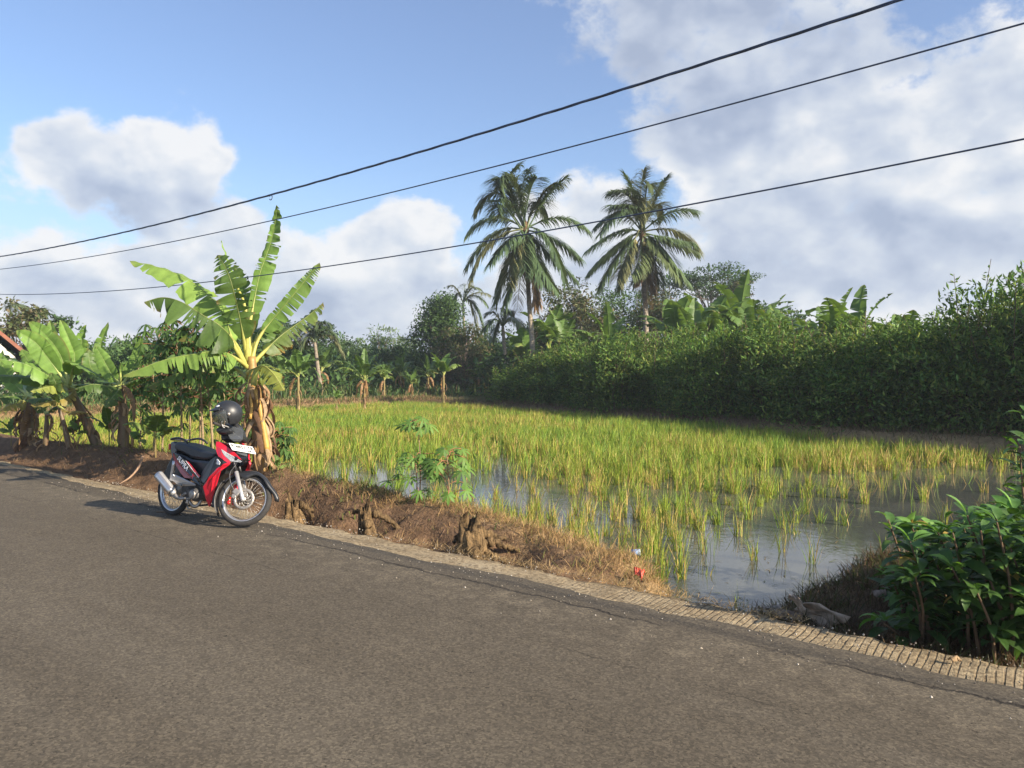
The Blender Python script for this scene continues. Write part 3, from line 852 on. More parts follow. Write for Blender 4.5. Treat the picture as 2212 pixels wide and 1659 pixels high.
left_plant('upright banana plant with a twisted leaf, right edge of the left clump', 'banana_plant', 13.6, (1060, 1400), (1040, 870), .10, [
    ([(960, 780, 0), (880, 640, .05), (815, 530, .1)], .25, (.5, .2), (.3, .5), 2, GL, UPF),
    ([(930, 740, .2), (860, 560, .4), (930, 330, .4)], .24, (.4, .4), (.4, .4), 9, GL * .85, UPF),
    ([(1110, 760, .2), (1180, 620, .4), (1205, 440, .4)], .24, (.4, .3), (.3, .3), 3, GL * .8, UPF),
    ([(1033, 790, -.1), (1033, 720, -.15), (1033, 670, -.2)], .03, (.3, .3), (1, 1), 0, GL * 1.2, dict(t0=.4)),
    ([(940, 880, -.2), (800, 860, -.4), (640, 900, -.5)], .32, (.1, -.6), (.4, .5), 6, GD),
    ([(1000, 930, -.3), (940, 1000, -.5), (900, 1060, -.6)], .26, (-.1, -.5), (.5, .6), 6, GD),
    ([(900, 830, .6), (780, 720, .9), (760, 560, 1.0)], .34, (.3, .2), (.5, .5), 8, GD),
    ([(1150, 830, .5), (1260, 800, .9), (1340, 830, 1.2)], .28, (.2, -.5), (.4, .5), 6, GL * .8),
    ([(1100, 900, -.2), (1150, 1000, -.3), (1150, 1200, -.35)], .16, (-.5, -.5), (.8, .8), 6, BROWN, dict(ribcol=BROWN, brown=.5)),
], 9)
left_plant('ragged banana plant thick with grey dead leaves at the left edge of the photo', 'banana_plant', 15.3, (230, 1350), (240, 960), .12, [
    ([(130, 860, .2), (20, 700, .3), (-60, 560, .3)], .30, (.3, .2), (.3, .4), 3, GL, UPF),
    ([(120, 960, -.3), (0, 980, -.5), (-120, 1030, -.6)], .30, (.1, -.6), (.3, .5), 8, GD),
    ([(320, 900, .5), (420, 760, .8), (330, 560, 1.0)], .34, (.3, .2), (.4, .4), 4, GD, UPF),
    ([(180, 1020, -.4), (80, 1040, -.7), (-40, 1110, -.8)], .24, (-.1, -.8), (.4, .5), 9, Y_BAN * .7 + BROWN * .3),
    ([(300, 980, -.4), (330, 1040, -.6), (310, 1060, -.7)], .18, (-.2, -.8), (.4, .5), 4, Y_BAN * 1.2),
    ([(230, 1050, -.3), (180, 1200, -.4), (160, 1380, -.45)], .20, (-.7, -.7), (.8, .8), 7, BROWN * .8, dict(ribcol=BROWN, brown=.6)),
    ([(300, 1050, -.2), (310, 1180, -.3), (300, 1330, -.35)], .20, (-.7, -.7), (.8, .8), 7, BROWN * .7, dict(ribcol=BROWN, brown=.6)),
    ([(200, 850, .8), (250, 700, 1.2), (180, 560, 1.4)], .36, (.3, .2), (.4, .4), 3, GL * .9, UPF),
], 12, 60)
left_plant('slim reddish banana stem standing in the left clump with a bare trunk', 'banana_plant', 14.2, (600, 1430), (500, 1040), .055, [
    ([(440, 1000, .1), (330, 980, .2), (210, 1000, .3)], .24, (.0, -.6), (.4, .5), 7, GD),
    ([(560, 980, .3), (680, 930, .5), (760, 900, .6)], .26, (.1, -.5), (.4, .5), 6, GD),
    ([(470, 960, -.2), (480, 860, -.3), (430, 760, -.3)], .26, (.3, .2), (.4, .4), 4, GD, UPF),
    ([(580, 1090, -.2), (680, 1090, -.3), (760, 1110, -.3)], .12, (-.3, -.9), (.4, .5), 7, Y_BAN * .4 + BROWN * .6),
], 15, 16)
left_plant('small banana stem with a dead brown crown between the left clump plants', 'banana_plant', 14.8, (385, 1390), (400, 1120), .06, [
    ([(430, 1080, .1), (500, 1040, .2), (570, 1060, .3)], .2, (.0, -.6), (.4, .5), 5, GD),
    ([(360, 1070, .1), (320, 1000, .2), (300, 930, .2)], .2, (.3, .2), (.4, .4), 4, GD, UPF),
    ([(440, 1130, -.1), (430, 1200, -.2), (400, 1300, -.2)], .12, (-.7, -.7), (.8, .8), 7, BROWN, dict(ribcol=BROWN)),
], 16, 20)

# banana suckers along the bank
def sucker(label, vx, vy, Y, H, seed, n=5, grp='young banana suckers on the roadside bank'):
    p = at(vx, vy, Y)
    o = gen_banana('banana_sucker', (p[0], p[1], gz(p[0], p[1]) - .02), H, n, seed, upright=.75, leaflen=.75, width=.62, tears=2, dead=0, stem_r=.06, skirt=0, col=G_BAN2)
    return tag(o, label, 'banana plant', grp)


sucker('broad leaved young banana sucker left of the motorbike tail', 336, 975, 12.4, .78, 3)
sucker('low young banana sucker at the foot of the clump right edge', 300, 970, 12.8, .42, 4, 4)
sucker('young banana sucker between the two leaning stems of the clump', 236, 965, 13.9, .7, 5)
sucker('young banana sucker under the slim reddish stem', 160, 965, 14.4, .5, 6, 4)
sucker('young banana sucker in front of the ragged plant', 24, 955, 15.6, .6, 8, 4)
sucker('light green young banana sucker right of the tall plant base', 600, 1000, 10.4, .25, 9, 3)
# ------------------------------------------------------------------ leaf clouds
def leaf_cards(mb, pos, axis, nrm, length, width, col, fold=.25, mi=0):
    """small two-facet leaves: N leaves from base point along axis"""
    N = len(pos)
    A = norm(axis); S = norm(np.cross(A, nrm)); Nn = np.cross(S, A)
    L = np.broadcast_to(np.asarray(length, float), (N,))[:, None]; W = np.broadcast_to(np.asarray(width, float), (N,))[:, None] / 2
    mid = pos + A * L * .5
    v = np.stack([pos, mid + S * W - Nn * W * fold, pos + A * L - Nn * L * .12, mid - S * W - Nn * W * fold, mid + Nn * W * fold], 1).reshape(-1, 3)
    b0 = np.arange(N)[:, None] * 5
    mb.add(v, [b0 + np.array((0, 1, 2, 4)), b0 + np.array((0, 4, 2, 3))], np.repeat(col, 5, 0), mi)


def long_leaves(mb, pos, axis, nrm, length, width, col, prof=(0.12, .85, 1.0, .7, .02), droop=.5, fold=.25):
    """bigger curved leaves with a fold along the midrib"""
    N = len(pos); K = len(prof)
    A = norm(axis); S = norm(np.cross(A, nrm)); Nn = np.cross(S, A)
    L = np.broadcast_to(np.asarray(length, float), (N,)); W = np.broadcast_to(np.asarray(width, float), (N,)) / 2
    droop = np.broadcast_to(np.asarray(droop, float), (N,))
    p = pos.copy(); rows = []
    for k in range(K):
        a = droop * (k / (K - 1)) * 1.2
        T = A * np.cos(a)[:, None] - Nn * np.sin(a)[:, None]; M = Nn * np.cos(a)[:, None] + A * np.sin(a)[:, None]
        if k: p = p + T * (L / (K - 1))[:, None]
        w = (W * prof[k])[:, None]
        rows += [p + S * w + M * w * fold, p, p - S * w + M * w * fold]
    v = np.stack(rows, 1).reshape(-1, 3)
    b0 = np.arange(N)[:, None] * (3 * K); q = []
    for k in range(K - 1):
        for j in (0, 1):
            q.append(b0 + np.array((3 * k + j, 3 * k + j + 1, 3 * k + 4 + j, 3 * k + 3 + j)))
    mb.add(v, q, np.repeat(col, 3 * K, 0))


def rnd_dir(rg, n):
    v = rg.normal(size=(n, 3)); return norm(v)


def palette(rg, n, cols, var=.25):
    cols = np.asarray(cols, float)
    return cols[rg.integers(len(cols), size=n)] * (1 - var + 2 * var * rg.random((n, 1)))


GREENS = {
    'dark': [(.045, .092, .028), (.058, .115, .032), (.076, .14, .040), (.038, .075, .025)],
    'mid': [(.066, .125, .040), (.082, .15, .046), (.105, .175, .052), (.055, .105, .035)],
    'pale': [(.10, .16, .06), (.13, .19, .075), (.085, .14, .05), (.15, .20, .08)],
    'olive': [(.10, .13, .045), (.075, .11, .04), (.13, .14, .06), (.16, .13, .07)],
    'hedge': [(.085, .165, .035), (.112, .205, .040), (.155, .245, .050), (.066, .128, .030), (.21, .26, .058)],
}


def make_tree(name, H, W, seed, pal='mid', nclump=34, per=150, leaf=.2, crown0=.25, flat=.7, trunk_r=.12, spread=.22, shape='round', D=None, lw=.55):
    """tapered trunk with limbs to each clump; crown of leaf clumps with gaps"""
    rg = np.random.default_rng(seed); D = D or W
    root = empty(name)
    tk, cr = MB(), MB()
    C = []
    while len(C) < nclump:
        q = rg.uniform(-1, 1, 3); r = np.linalg.norm(q)
        if r > 1 or r < (.35 if shape != 'layer' else 0): continue
        if shape == 'umbrella':
            z = H * (.86 + .14 * (1 - r * r) * rg.random()) - H * .16 * rg.random() ** 2; C.append((q[0] * W / 2, q[1] * D / 2, z))
        elif shape == 'layer':
            z = crown0 + (1 - crown0) * rg.random(); k = 1.15 - .75 * (z - crown0) / (1 - crown0); C.append((q[0] * W / 2 * k, q[1] * D / 2 * k, H * z * .97))
        elif shape == 'cone':
            z = crown0 + (1 - crown0) * rg.random() ** 1.1; k = (1 - ((z - crown0) / (1 - crown0)) ** 2.2) * .95 + .05; C.append((q[0] * W / 2 * k, q[1] * D / 2 * k, H * z * .96))
        else:
            z = (q[2] + 1) / 2; C.append((q[0] * W / 2, q[1] * D / 2, H * (crown0 + (1 - crown0) * z * .94)))
    C = np.array(C)
    bark = np.array((.20, .155, .11)) * (.7 + .5 * rg.random())
    tz = H * (.80 if shape == 'umbrella' else .75)
    tp = np.array([(0, 0, -.3), (.02 * H * rg.normal(), .02 * H * rg.normal(), tz * .4), (.03 * H * rg.normal(), .03 * H * rg.normal(), tz)])
    tc_ = bez(tp, 10); tk.tube(tc_, np.linspace(trunk_r * 1.25, trunk_r * .3, 10), 9, bark)
    for c in C:
        h = np.clip(c[2] / H - (.10 if shape == 'umbrella' else .28) - .25 * rg.random(), .12, .72) * H
        i = int(np.clip(h / tz * 9, 0, 9)); p0 = tc_[i]
        m = (p0 + c) / 2 + rg.normal(0, .03 * H, 3) + UP * (.02 * H)
        tk.tube(bez([p0, m, c], 6), np.linspace(trunk_r * .32, trunk_r * .06, 6), 5, bark * .9)
    n = nclump * per
    idx = np.repeat(np.arange(nclump), per)
    csz = (W * spread * (.6 + .8 * rg.random(nclump)))[idx]
    off = rnd_dir(rg, n) * (rg.random(n) ** .45)[:, None] * csz[:, None] * np.array((1, 1, flat))
    pos = C[idx] + off
    out = norm(off + np.array((0, 0, .25)) * csz[:, None])
    ax = norm(out * .6 + rnd_dir(rg, n) * .8 + np.array((0, 0, -.25)))
    nr = norm(out * .7 + UP * .8 + rnd_dir(rg, n) * .55)
    tone = (.72 + .56 * rg.random(nclump))[idx][:, None]
    leaf_cards(cr, pos, ax, nr, leaf * (.6 + .8 * rg.random(n)), leaf * lw * (.7 + .6 * rg.random(n)), palette(rg, n, GREENS[pal]) * tone)
    tk.build('trunk', m_bark, root); cr.build('crown', m_leaf, root)
    return root


# ------------------------------------------------------------------ coconut palms
PG = [np.array((.095, .140, .058)), np.array((.12, .155, .062)), np.array((.080, .125, .055)), np.array((.16, .165, .070))]
PDEAD = np.array((.22, .145, .085))


def frond(root, p0, p1, p2, leaflet, seed, col, n=46, name='frond', fat=1.0):
    rg = np.random.default_rng(seed)
    u = np.linspace(0, 1, 22)[:, None]
    C = (1 - u) ** 2 * p0 + 2 * u * (1 - u) * p1 + u * u * p2
    mb = MB(); mb.tube(C, np.linspace(.055, .008, 22), 6, np.asarray(col) * 1.25 + .02)
    k = np.linspace(.16, 1, n); i = np.clip((k * 21).astype(int), 0, 20); f = (k * 21 - i)[:, None]
    P = C[i] * (1 - f) + C[i + 1] * f; T = norm(C[i + 1] - C[i])
    S = np.cross(T, UP); S = np.where(np.linalg.norm(S, axis=1, keepdims=True) < .15, np.array((1., 0, 0)), S); S = norm(S); Nn = np.cross(S, T)
    ll = leaflet * (.45 + .75 * np.sin(np.clip(k * 1.0, 0, 1) ** .8 * 2.75))
    for sg in (1, -1):
        d = norm(T * (.45 + .35 * k[:, None]) + sg * S * .85 + Nn * .12 + rg.normal(0, .10, (n, 3)))
        q = P.copy(); K = 4; w0 = (.026 + .014 * rg.random(n)) * fat; rows = []
        L = ll * (.8 + .35 * rg.random(n)); W = np.cross(d, UP); W = norm(np.where(np.linalg.norm(W, axis=1, keepdims=True) < .1, S, W))
        for s_ in range(K):
            w = (w0 * (1, 1.25, .8, .1)[s_])[:, None]
            rows += [q + W * w + Nn * w * .4, q - W * w + Nn * w * .4]
            d = norm(d - UP * (.30 + .16 * rg.random((n, 1))) * (1 if s_ else .4)); q = q + d * (L / (K - 1))[:, None]
        v = np.stack(rows, 1).reshape(-1, 3); b0 = np.arange(n)[:, None] * 8
        mb.add(v, [b0 + np.array((2 * s_, 2 * s_ + 1, 2 * s_ + 3, 2 * s_ + 2)) for s_ in range(3)], np.repeat(np.asarray(col) * (.75 + .5 * rg.random((n, 1))), 8, 0))
    return mb.build(name, m_palm, root)


c4 = lambda u, v: ((1700 + u * .54250) / 1.79385, (550 + v * .54250) / 1.79385)


def coconut(label, Y, trunk, crown, fronds, seed, nuts):
    rg = np.random.default_rng(seed)
    root = empty('coconut_palm', (0, 0, 0)); tag(root, label, 'palm tree', 'tall coconut palms beyond the field')
    T = [at(*c4(*q), Y) for q in trunk]; base = T[-1].copy(); base[2] = -.3; base[0] += .02
    pts = bez([base] + T[::-1], 40); mb = MB(); r = np.linspace(.17, .115, 40); r[:4] += np.array((.10, .06, .03, .01))
    rr = np.repeat(r, 3)[:-2] if False else r
    tt = np.linspace(0, 1, 150); P2 = np.stack([np.interp(tt, np.linspace(0, 1, 40), pts[:, k]) for k in range(3)], 1)
    r2 = np.interp(tt, np.linspace(0, 1, 40), r) * (1 + .05 * np.sin(tt * 260))
    cc_ = np.array((.30, .25, .19)) * (.75 + .4 * rg.random((150, 1))); mb.tube(P2, r2, 10, np.repeat(cc_, 10, 0))
    mb.build('trunk', m_bark, root)
    cp = at(*c4(*crown), Y)
    extra = [(a + rg.normal(0, 35), b_ + rg.normal(0, 30), c_ + rg.normal(0, 30), d_ + rg.normal(20, 30), -e_ * 1.2 + rg.normal(0, .6), f_) for (a, b_, c_, d_, e_, f_) in fronds if f_ != 'dead' and rg.random() < .32]
    for k, (mu, mv, tu, tv, dy, kind) in enumerate(fronds + extra):
        mid = at(*c4(mu, mv), Y + dy * .55); tip = at(*c4(tu, tv), Y + dy)
        p1 = 2 * mid - .5 * (cp + tip)
        col = PDEAD * (.8 + .5 * rg.random()) if kind == 'dead' else PG[rg.integers(4)] * (1.25 if kind == 'y' else 1.0)
        frond(root, cp + rg.normal(0, .08, 3), p1, tip, 1.12 if kind != 'dead' else .8, seed * 100 + k, col, 74, fat=.85)
    fb = MB()                                            # fibrous crown shaft
    fb.lathe([(.05, -.55), (.17, -.4), (.22, -.05), (.15, .3), (.05, .55)], 12, 'z', cp, (.13, .085, .045)); fb.build('crown_shaft', m_bark, root)
    for k in range(nuts):
        an = k * 2.4; nb_ = MB(); q = np.linspace(0, math.pi, 9)
        nb_.lathe([(.125 * math.sin(a) * (1 + .08 * math.cos(3 * a)), .15 * math.cos(a)) for a in q], 12, 'z', cp + np.array((.42 * math.cos(an) + (.25 if k % 2 else -.05), .38 * math.sin(an) - .2, -.45 - .16 * (k % 3))), (.20, .17, .06) if k % 3 else (.16, .20, .06))
        nb_.build('coconut', m_stalk, root)
    return root


F1 = [(500, 330, 575, 165, .6, ''), (590, 380, 640, 200, 1.2, ''), (540, 300, 440, 300, -.6, ''), (650, 380, 700, 260, -1.0, ''), (480, 300, 430, 350, .8, ''), (740, 380, 855, 305, .5, ''),
      (430, 370, 270, 490, .4, ''), (440, 420, 400, 520, -1.6, ''), (700, 430, 780, 530, 1.2, ''), (390, 545, 212, 655, -.3, 'y'), (400, 655, 205, 890, .3, ''), (860, 545, 1050, 620, -.3, 'y'),
      (820, 690, 1000, 830, .6, ''), (520, 690, 375, 860, -1.4, 'y'), (780, 700, 900, 1000, -.9, ''), (750, 760, 970, 980, .9, ''), (500, 840, 410, 1140, .5, ''), (560, 850, 480, 1160, -.7, ''), (700, 840, 840, 1060, -1.2, 'y'),
      (660, 830, 740, 1000, -1.5, 'y'), (690, 860, 800, 1030, 1.1, ''), (590, 900, 560, 1200, .5, 'dead'), (655, 930, 690, 1190, -.4, 'dead'), (670, 920, 715, 1160, .3, 'dead'), (540, 780, 500, 1000, -1.2, ''), (600, 760, 610, 930, -1.6, 'y')]
coconut('coconut palm with hanging brown dead fronds and a leaning pale trunk, left of the pair', 45, [(622, 640), (632, 900), (648, 1180), (670, 1480)], (620, 630), F1, 3, 3)
F2 = [(1440, 400, 1465, 205, .5, ''), (1400, 400, 1330, 235, .6, ''), (1540, 420, 1625, 260, .4, ''), (1380, 420, 1240, 350, -.5, ''), (1480, 350, 1530, 330, -1.2, ''), (1400, 480, 1245, 470, 1.0, ''), (1430, 420, 1420, 540, -1.5, 'y'),
      (1650, 510, 1825, 490, -.4, 'y'), (1560, 450, 1610, 540, 1.2, ''), (1300, 520, 1130, 600, .2, ''), (1290, 640, 1070, 770, -.2, ''), (1280, 740, 1085, 920, .5, ''), (1290, 810, 1155, 1045, -.6, ''), (1700, 640, 1855, 780, .4, ''),
      (1640, 690, 1800, 720, -1.2, 'y'), (1620, 810, 1780, 1010, -.5, 'y'), (1600, 760, 1700, 900, 1.0, ''), (1370, 820, 1290, 1030, .8, ''), (1430, 830, 1380, 950, -1.4, 'y'), (1540, 850, 1580, 1090, .3, ''), (1450, 880, 1450, 1110, .3, 'dead'), (1480, 900, 1490, 1150, -.3, 'dead'), (1500, 880, 1530, 1080, .2, 'dead'), (1460, 860, 1420, 1000, -.2, 'dead')]
coconut('coconut palm with nuts and an open star shaped crown, right of the pair', 47, [(1462, 680), (1462, 900), (1470, 1100), (1480, 1300)], (1455, 650), F2, 5, 6)


def small_palm(label, Y, cx, cy, H, tips, seed, grp):
    root = empty('coconut_palm', (0, 0, 0)); tag(root, label, 'palm tree', grp)
    cp = at(cx, cy, Y); rg = np.random.default_rng(seed); mb = MB()
    mb.tube(bez([(cp[0] + .5, cp[1], -.3), (cp[0] + .2, cp[1], cp[2] * .5), cp], 12), np.linspace(.16, .10, 12), 8, (.24, .2, .15)); mb.build('trunk', m_bark, root)
    for k, (dx, dz, s_) in enumerate(tips):
        tip = cp + np.array((dx, rg.normal(0, 1.0), dz)); mid = (cp + tip) / 2 + UP * s_
        frond(root, cp, 2 * mid - .5 * (cp + tip), tip, .8, seed * 20 + k, PG[rg.integers(4)], 34)
    return root


small_palm('small coconut palm rising behind the round dark tree', 72, 1000, 655, 8, [(-1.2, 1.6, .5), (.2, 1.9, .3), (1.6, 1.2, .7), (2.2, -.2, .8), (1.9, -2.2, 1.2), (-1.0, .3, .8), (2.6, .5, .6), (.9, 1.5, .5), (1.4, -3.0, 1.6)], 11, 'small palms beyond the field')
small_palm('short young coconut palm left of the tall leaning palm trunk', 52, 1086, 706, 4, [(-1.0, .9, .4), (-.2, 1.3, .3), (.8, .9, .5), (1.3, -.1, .6), (-1.2, -.3, .6), (.4, 1.0, .4), (1.6, -.7, .8), (-.7, -.9, .7)], 12, 'small palms beyond the field')
small_palm('young palm with bushy fronds behind the tall banana plant', 48, 680, 740, 4, [(-1.0, .9, .4), (-.2, 1.3, .3), (.8, 1.1, .5), (1.3, .3, .6), (-1.2, -.1, .6), (.4, 1.0, .4), (1.6, -.7, .8), (-.9, -.9, .7)], 13, 'small palms beyond the field')
small_palm('dusty young palm at the left edge of the photo', 46, 66, 700, 4, [(-1.0, .9, .4), (-.2, 1.1, .3), (.8, .8, .5), (1.3, .1, .6), (-1.2, -.1, .6), (.4, .9, .4), (1.2, -.7, .8), (-.9, -.9, .7)], 14, 'small palms beyond the field')


# ------------------------------------------------------------------ trees beyond the field, each at its own distance
def put_tree(label, vx, vtop, Y, W, seed, **kw):
    p = at(vx, vtop, Y); z0 = -.15 + (1.2 * float(sstep(80, 400, math.hypot(p[0], Y))))
    o = make_tree(kw.pop('name', 'tree'), p[2] - z0, W, seed, **kw)
    o.location = (p[0], p[1], z0)
    return tag(o, label, 'tree', 'trees beyond the field')


put_tree('dense round dark green tree left of the leaning palm', 958, 640, 60, 7.2, 21, pal='mid', nclump=80, per=200, leaf=.24, crown0=.12, spread=.15, shape='cone')
put_tree('brownish flowering tree joined to the right of the dense round tree', 1005, 690, 57, 4.4, 22, pal='olive', nclump=40, per=160, leaf=.22, crown0=.1, spread=.17)
put_tree('feathery pale tree, taller of the pair left of the dense round tree', 830, 705, 74, 6.0, 23, pal='pale', nclump=22, per=75, leaf=.30, crown0=.35, spread=.17, shape='layer', flat=.25, lw=.35)
put_tree('feathery pale tree in the gap behind the far banana row', 752, 722, 72, 5.2, 24, pal='pale', nclump=20, per=75, leaf=.30, crown0=.35, spread=.17, shape='layer', flat=.25, lw=.35)
put_tree('low feathery tree touching the left of the dense round tree', 885, 722, 70, 4.4, 25, pal='pale', nclump=20, per=80, leaf=.28, crown0=.3, spread=.18, shape='layer', flat=.3, lw=.35)
put_tree('low bluish tree mass below the feathery trees', 800, 738, 84, 13, 26, pal='mid', nclump=70, per=120, leaf=.34, crown0=.05, spread=.13)
put_tree('low dark tree left of the feathery pale trees', 700, 715, 68, 5.5, 27, pal='dark', nclump=36, per=110, leaf=.26, crown0=.1, spread=.17)
put_tree('flat layered tree peeping out right of the tall banana plant', 645, 678, 66, 6.0, 28, pal='dark', nclump=20, per=110, leaf=.24, crown0=.4, spread=.18, shape='umbrella', flat=.3)
put_tree('olive rubber tree with bunched leaves between the two palms', 1240, 608, 56, 6.8, 29, pal='olive', nclump=60, per=130, leaf=.26, crown0=.18, spread=.15)
put_tree('dark broad tree behind the right palm trunk', 1378, 596, 57, 6.6, 30, pal='mid', nclump=60, per=140, leaf=.24, crown0=.2, spread=.17)
put_tree('yellowish open tree right of the second palm trunk', 1450, 612, 54, 4.6, 31, pal='olive', nclump=40, per=120, leaf=.24, crown0=.3, spread=.17)
put_tree('flat topped spreading tree behind the bananas right of the palms', 1535, 562, 72, 8.5, 32, pal='dark', nclump=40, per=130, leaf=.26, spread=.16, shape='umbrella', flat=.22, trunk_r=.14)
put_tree('half bare tree at the right of the flat topped tree', 1600, 580, 70, 3.0, 33, pal='olive', nclump=12, per=55, leaf=.22, spread=.16, shape='umbrella', flat=.3, trunk_r=.12)
put_tree('airy open tree at the far right edge', 2200, 580, 36, 3.2, 34, pal='olive', nclump=18, per=70, leaf=.2, crown0=.4, spread=.17, shape='layer', flat=.4)
put_tree('tall open tree with bunched leaves at the left edge', 50, 640, 42, 4.4, 35, pal='olive', nclump=40, per=90, leaf=.24, crown0=.2, spread=.14)
put_tree('open leafy tree behind the left banana clump', 128, 668, 46, 3.6, 36, pal='mid', nclump=34, per=90, leaf=.24, crown0=.2, spread=.15)
put_tree('low leafy tree behind the upright leaves of the left clump', 200, 730, 40, 3.4, 37, pal='mid', nclump=30, per=100, leaf=.2, crown0=.1, spread=.17)
put_tree('small rounded tree on the skyline left of the cassava', 312, 714, 70, 3.4, 38, pal='olive', nclump=22, per=100, leaf=.24, crown0=.2, spread=.18)
put_tree('yellow green tree low on the skyline left of the cassava', 265, 745, 52, 4.2, 39, pal='pale', nclump=30, per=90, leaf=.24, crown0=.1, spread=.17)
put_tree('dark leafy tree behind the cassava stand', 370, 712, 40, 4.6, 40, pal='mid', nclump=40, per=110, leaf=.24, crown0=.15, spread=.16)
put_tree('dark leafy tree behind the tall banana plant', 470, 700, 44, 5.2, 41, pal='mid', nclump=40, per=110, leaf=.24, crown0=.12, spread=.16)
put_tree('dark tree filling the gap behind the far banana row right of the tall plant', 590, 722, 50, 5.0, 42, pal='dark', nclump=36, per=110, leaf=.24, crown0=.1, spread=.17)
put_tree('shadowy tree behind the leaning palm trunk', 1140, 680, 58, 5.2, 43, pal='dark', nclump=38, per=110, leaf=.24, crown0=.08, spread=.17)
put_tree('low tree between the dense round tree and the leaning palm', 1062, 700, 64, 4.2, 44, pal='dark', nclump=30, per=100, leaf=.24, crown0=.08, spread=.18)
put_tree('broad dark tree low behind the bananas of the hedge', 1640, 640, 60, 8.0, 45, pal='dark', nclump=40, per=110, leaf=.28, crown0=.1, spread=.15)
for k, (vx, vt, Y, W, pal, lab) in enumerate([
    (570, 735, 62, 6.5, 'mid', 'broad mid green tree right behind the tall banana stem'), (655, 735, 58, 6.0, 'mid', 'mid green tree behind the stem of the nearest far banana'), (730, 738, 66, 7.0, 'mid', 'mid green tree left under the feathery trees'),
    (870, 742, 64, 6.5, 'dark', 'dark low tree left of the dense round tree'), (1030, 735, 60, 5.5, 'mid', 'low tree right of the dense round tree'), (1100, 720, 62, 6.0, 'mid', 'mid green tree behind the short young palm'),
    (420, 735, 56, 6.5, 'mid', 'mid green tree far behind the cassava stand'), (325, 740, 60, 6.5, 'dark', 'dark green tree far left of the cassava stand'), (230, 742, 58, 6.5, 'mid', 'mid green tree on the skyline right of the left clump'), (1290, 650, 62, 6.0, 'mid', 'mid green tree between the palms far behind'), (1185, 665, 64, 6.0, 'olive', 'olive tree behind the leaning palm fronds')]):
    put_tree(lab, vx, vt, Y, W, 140 + k, pal=pal, nclump=42, per=120, leaf=.26, crown0=.04, spread=.17)

# far wood along the horizon: one mass
rg = np.random.default_rng(77); fw = MB(); n = 26000
azf = rg.uniform(-1.1, 1.1, n); rr_ = rg.uniform(92, 135, n)
hh_ = (3.4 + 1.6 * fbm(azf * 26, azf * 0, 7) * 2) * (rr_ / 100)
fp = np.stack([np.sin(azf) * rr_, np.cos(azf) * rr_, hh_ * rg.random(n) ** .7 + .0], -1)
leaf_cards(fw, fp, norm(rnd_dir(rg, n) + np.array((0, 0, .2))), norm(rnd_dir(rg, n) + UP), 1.0 + .9 * rg.random(n), .7 + .5 * rg.random(n), palette(rg, n, GREENS['mid']))
tag(fw.build('distant_wood', m_leaf), 'far wood along the horizon', 'wood', kind='stuff')


# ------------------------------------------------------------------ hedge of dense shrubs on the far bank
def make_shrub(name, W, D, H, seed, n=9000, pal='hedge', leaf=.145, shoots=34):
    rg = np.random.default_rng(seed); root = empty(name); st_, fo = MB(), MB()
    # stems
    tips = []
    for k in range(shoots):
        x0, y0 = rg.uniform(-.4, .4) * W, rg.uniform(-.35, .35) * D
        h = H * (.70 + .48 * rg.random() ** 1.6); q = np.array((x0 + rg.normal(0, .12 * W), y0 + rg.normal(0, .12 * D), h))
        c = bez([(x0 * .8, y0 * .8, -.1), (x0, y0, h * .5), q], 8); st_.tube(c, np.linspace(.028, .006, 8), 5, (.12, .085, .05)); tips.append(c)
    st_.build('stems', m_bark, root)
    # lumpy outer shell + inner leaves
    d = rnd_dir(rg, n); d[:, 2] = np.abs(d[:, 2]) * 1.0
    low = rg.random(n) < .40
    zc = np.where(low, rg.random(n) * .5, .45 + .0 * d[:, 2])
    rad = rg.random(n) ** .28
    ang = np.arctan2(d[:, 1], d[:, 0])
    lump = 1 + .42 * vnoise(ang * 2.2 + seed, zc * 4 + d[:, 2] * 3, seed) + .12 * vnoise(ang * 6, zc * 9 + d[:, 2] * 8, seed + 3)
    rxy = np.where(low, 1.0, np.sqrt(np.clip(1 - d[:, 2] ** 2, 0, 1)))
    pos = np.stack([np.cos(ang) * rxy * rad * lump * W * .56, np.sin(ang) * rxy * rad * lump * D * .56, H * np.where(low, zc, .42 + d[:, 2] * .56 * rad * lump)], -1)
    pos += rg.normal(0, .03, (n, 3))
    out = norm(np.stack([np.cos(ang), np.sin(ang), np.where(low, .25, d[:, 2] * 1.4)], -1))
    ax = norm(out * .5 + rnd_dir(rg, n) * .7 + UP * .15); nr = norm(out * .4 + UP * .9 + rnd_dir(rg, n) * .5)
    leaf_cards(fo, pos, ax, nr, leaf * (.6 + .8 * rg.random(n)), leaf * .42 * (.7 + .6 * rg.random(n)), palette(rg, n, GREENS[pal]) * (1 + .45 * vnoise(pos[:, 0] * 1.7 + seed, pos[:, 2] * 1.9 + pos[:, 1], seed + 5))[:, None], .35)
    for c in tips:                                       # leafy shoots standing out of the top
        m = 46; k = rg.random(m) ** .6 * 7; i = np.clip(k.astype(int), 0, 6); f = (k - i)[:, None]; p = c[i] * (1 - f) + c[i + 1] * f
        a = rnd_dir(rg, m) * np.array((1, 1, .4)) + UP * .35
        leaf_cards(fo, p + norm(a) * .02, a, norm(UP + rnd_dir(rg, m) * .4), leaf * (.8 + .6 * rg.random(m)), leaf * .42, palette(rg, m, GREENS[pal]) * 1.1, .3)
    fo.build('foliage', m_leaf, root)
    return root


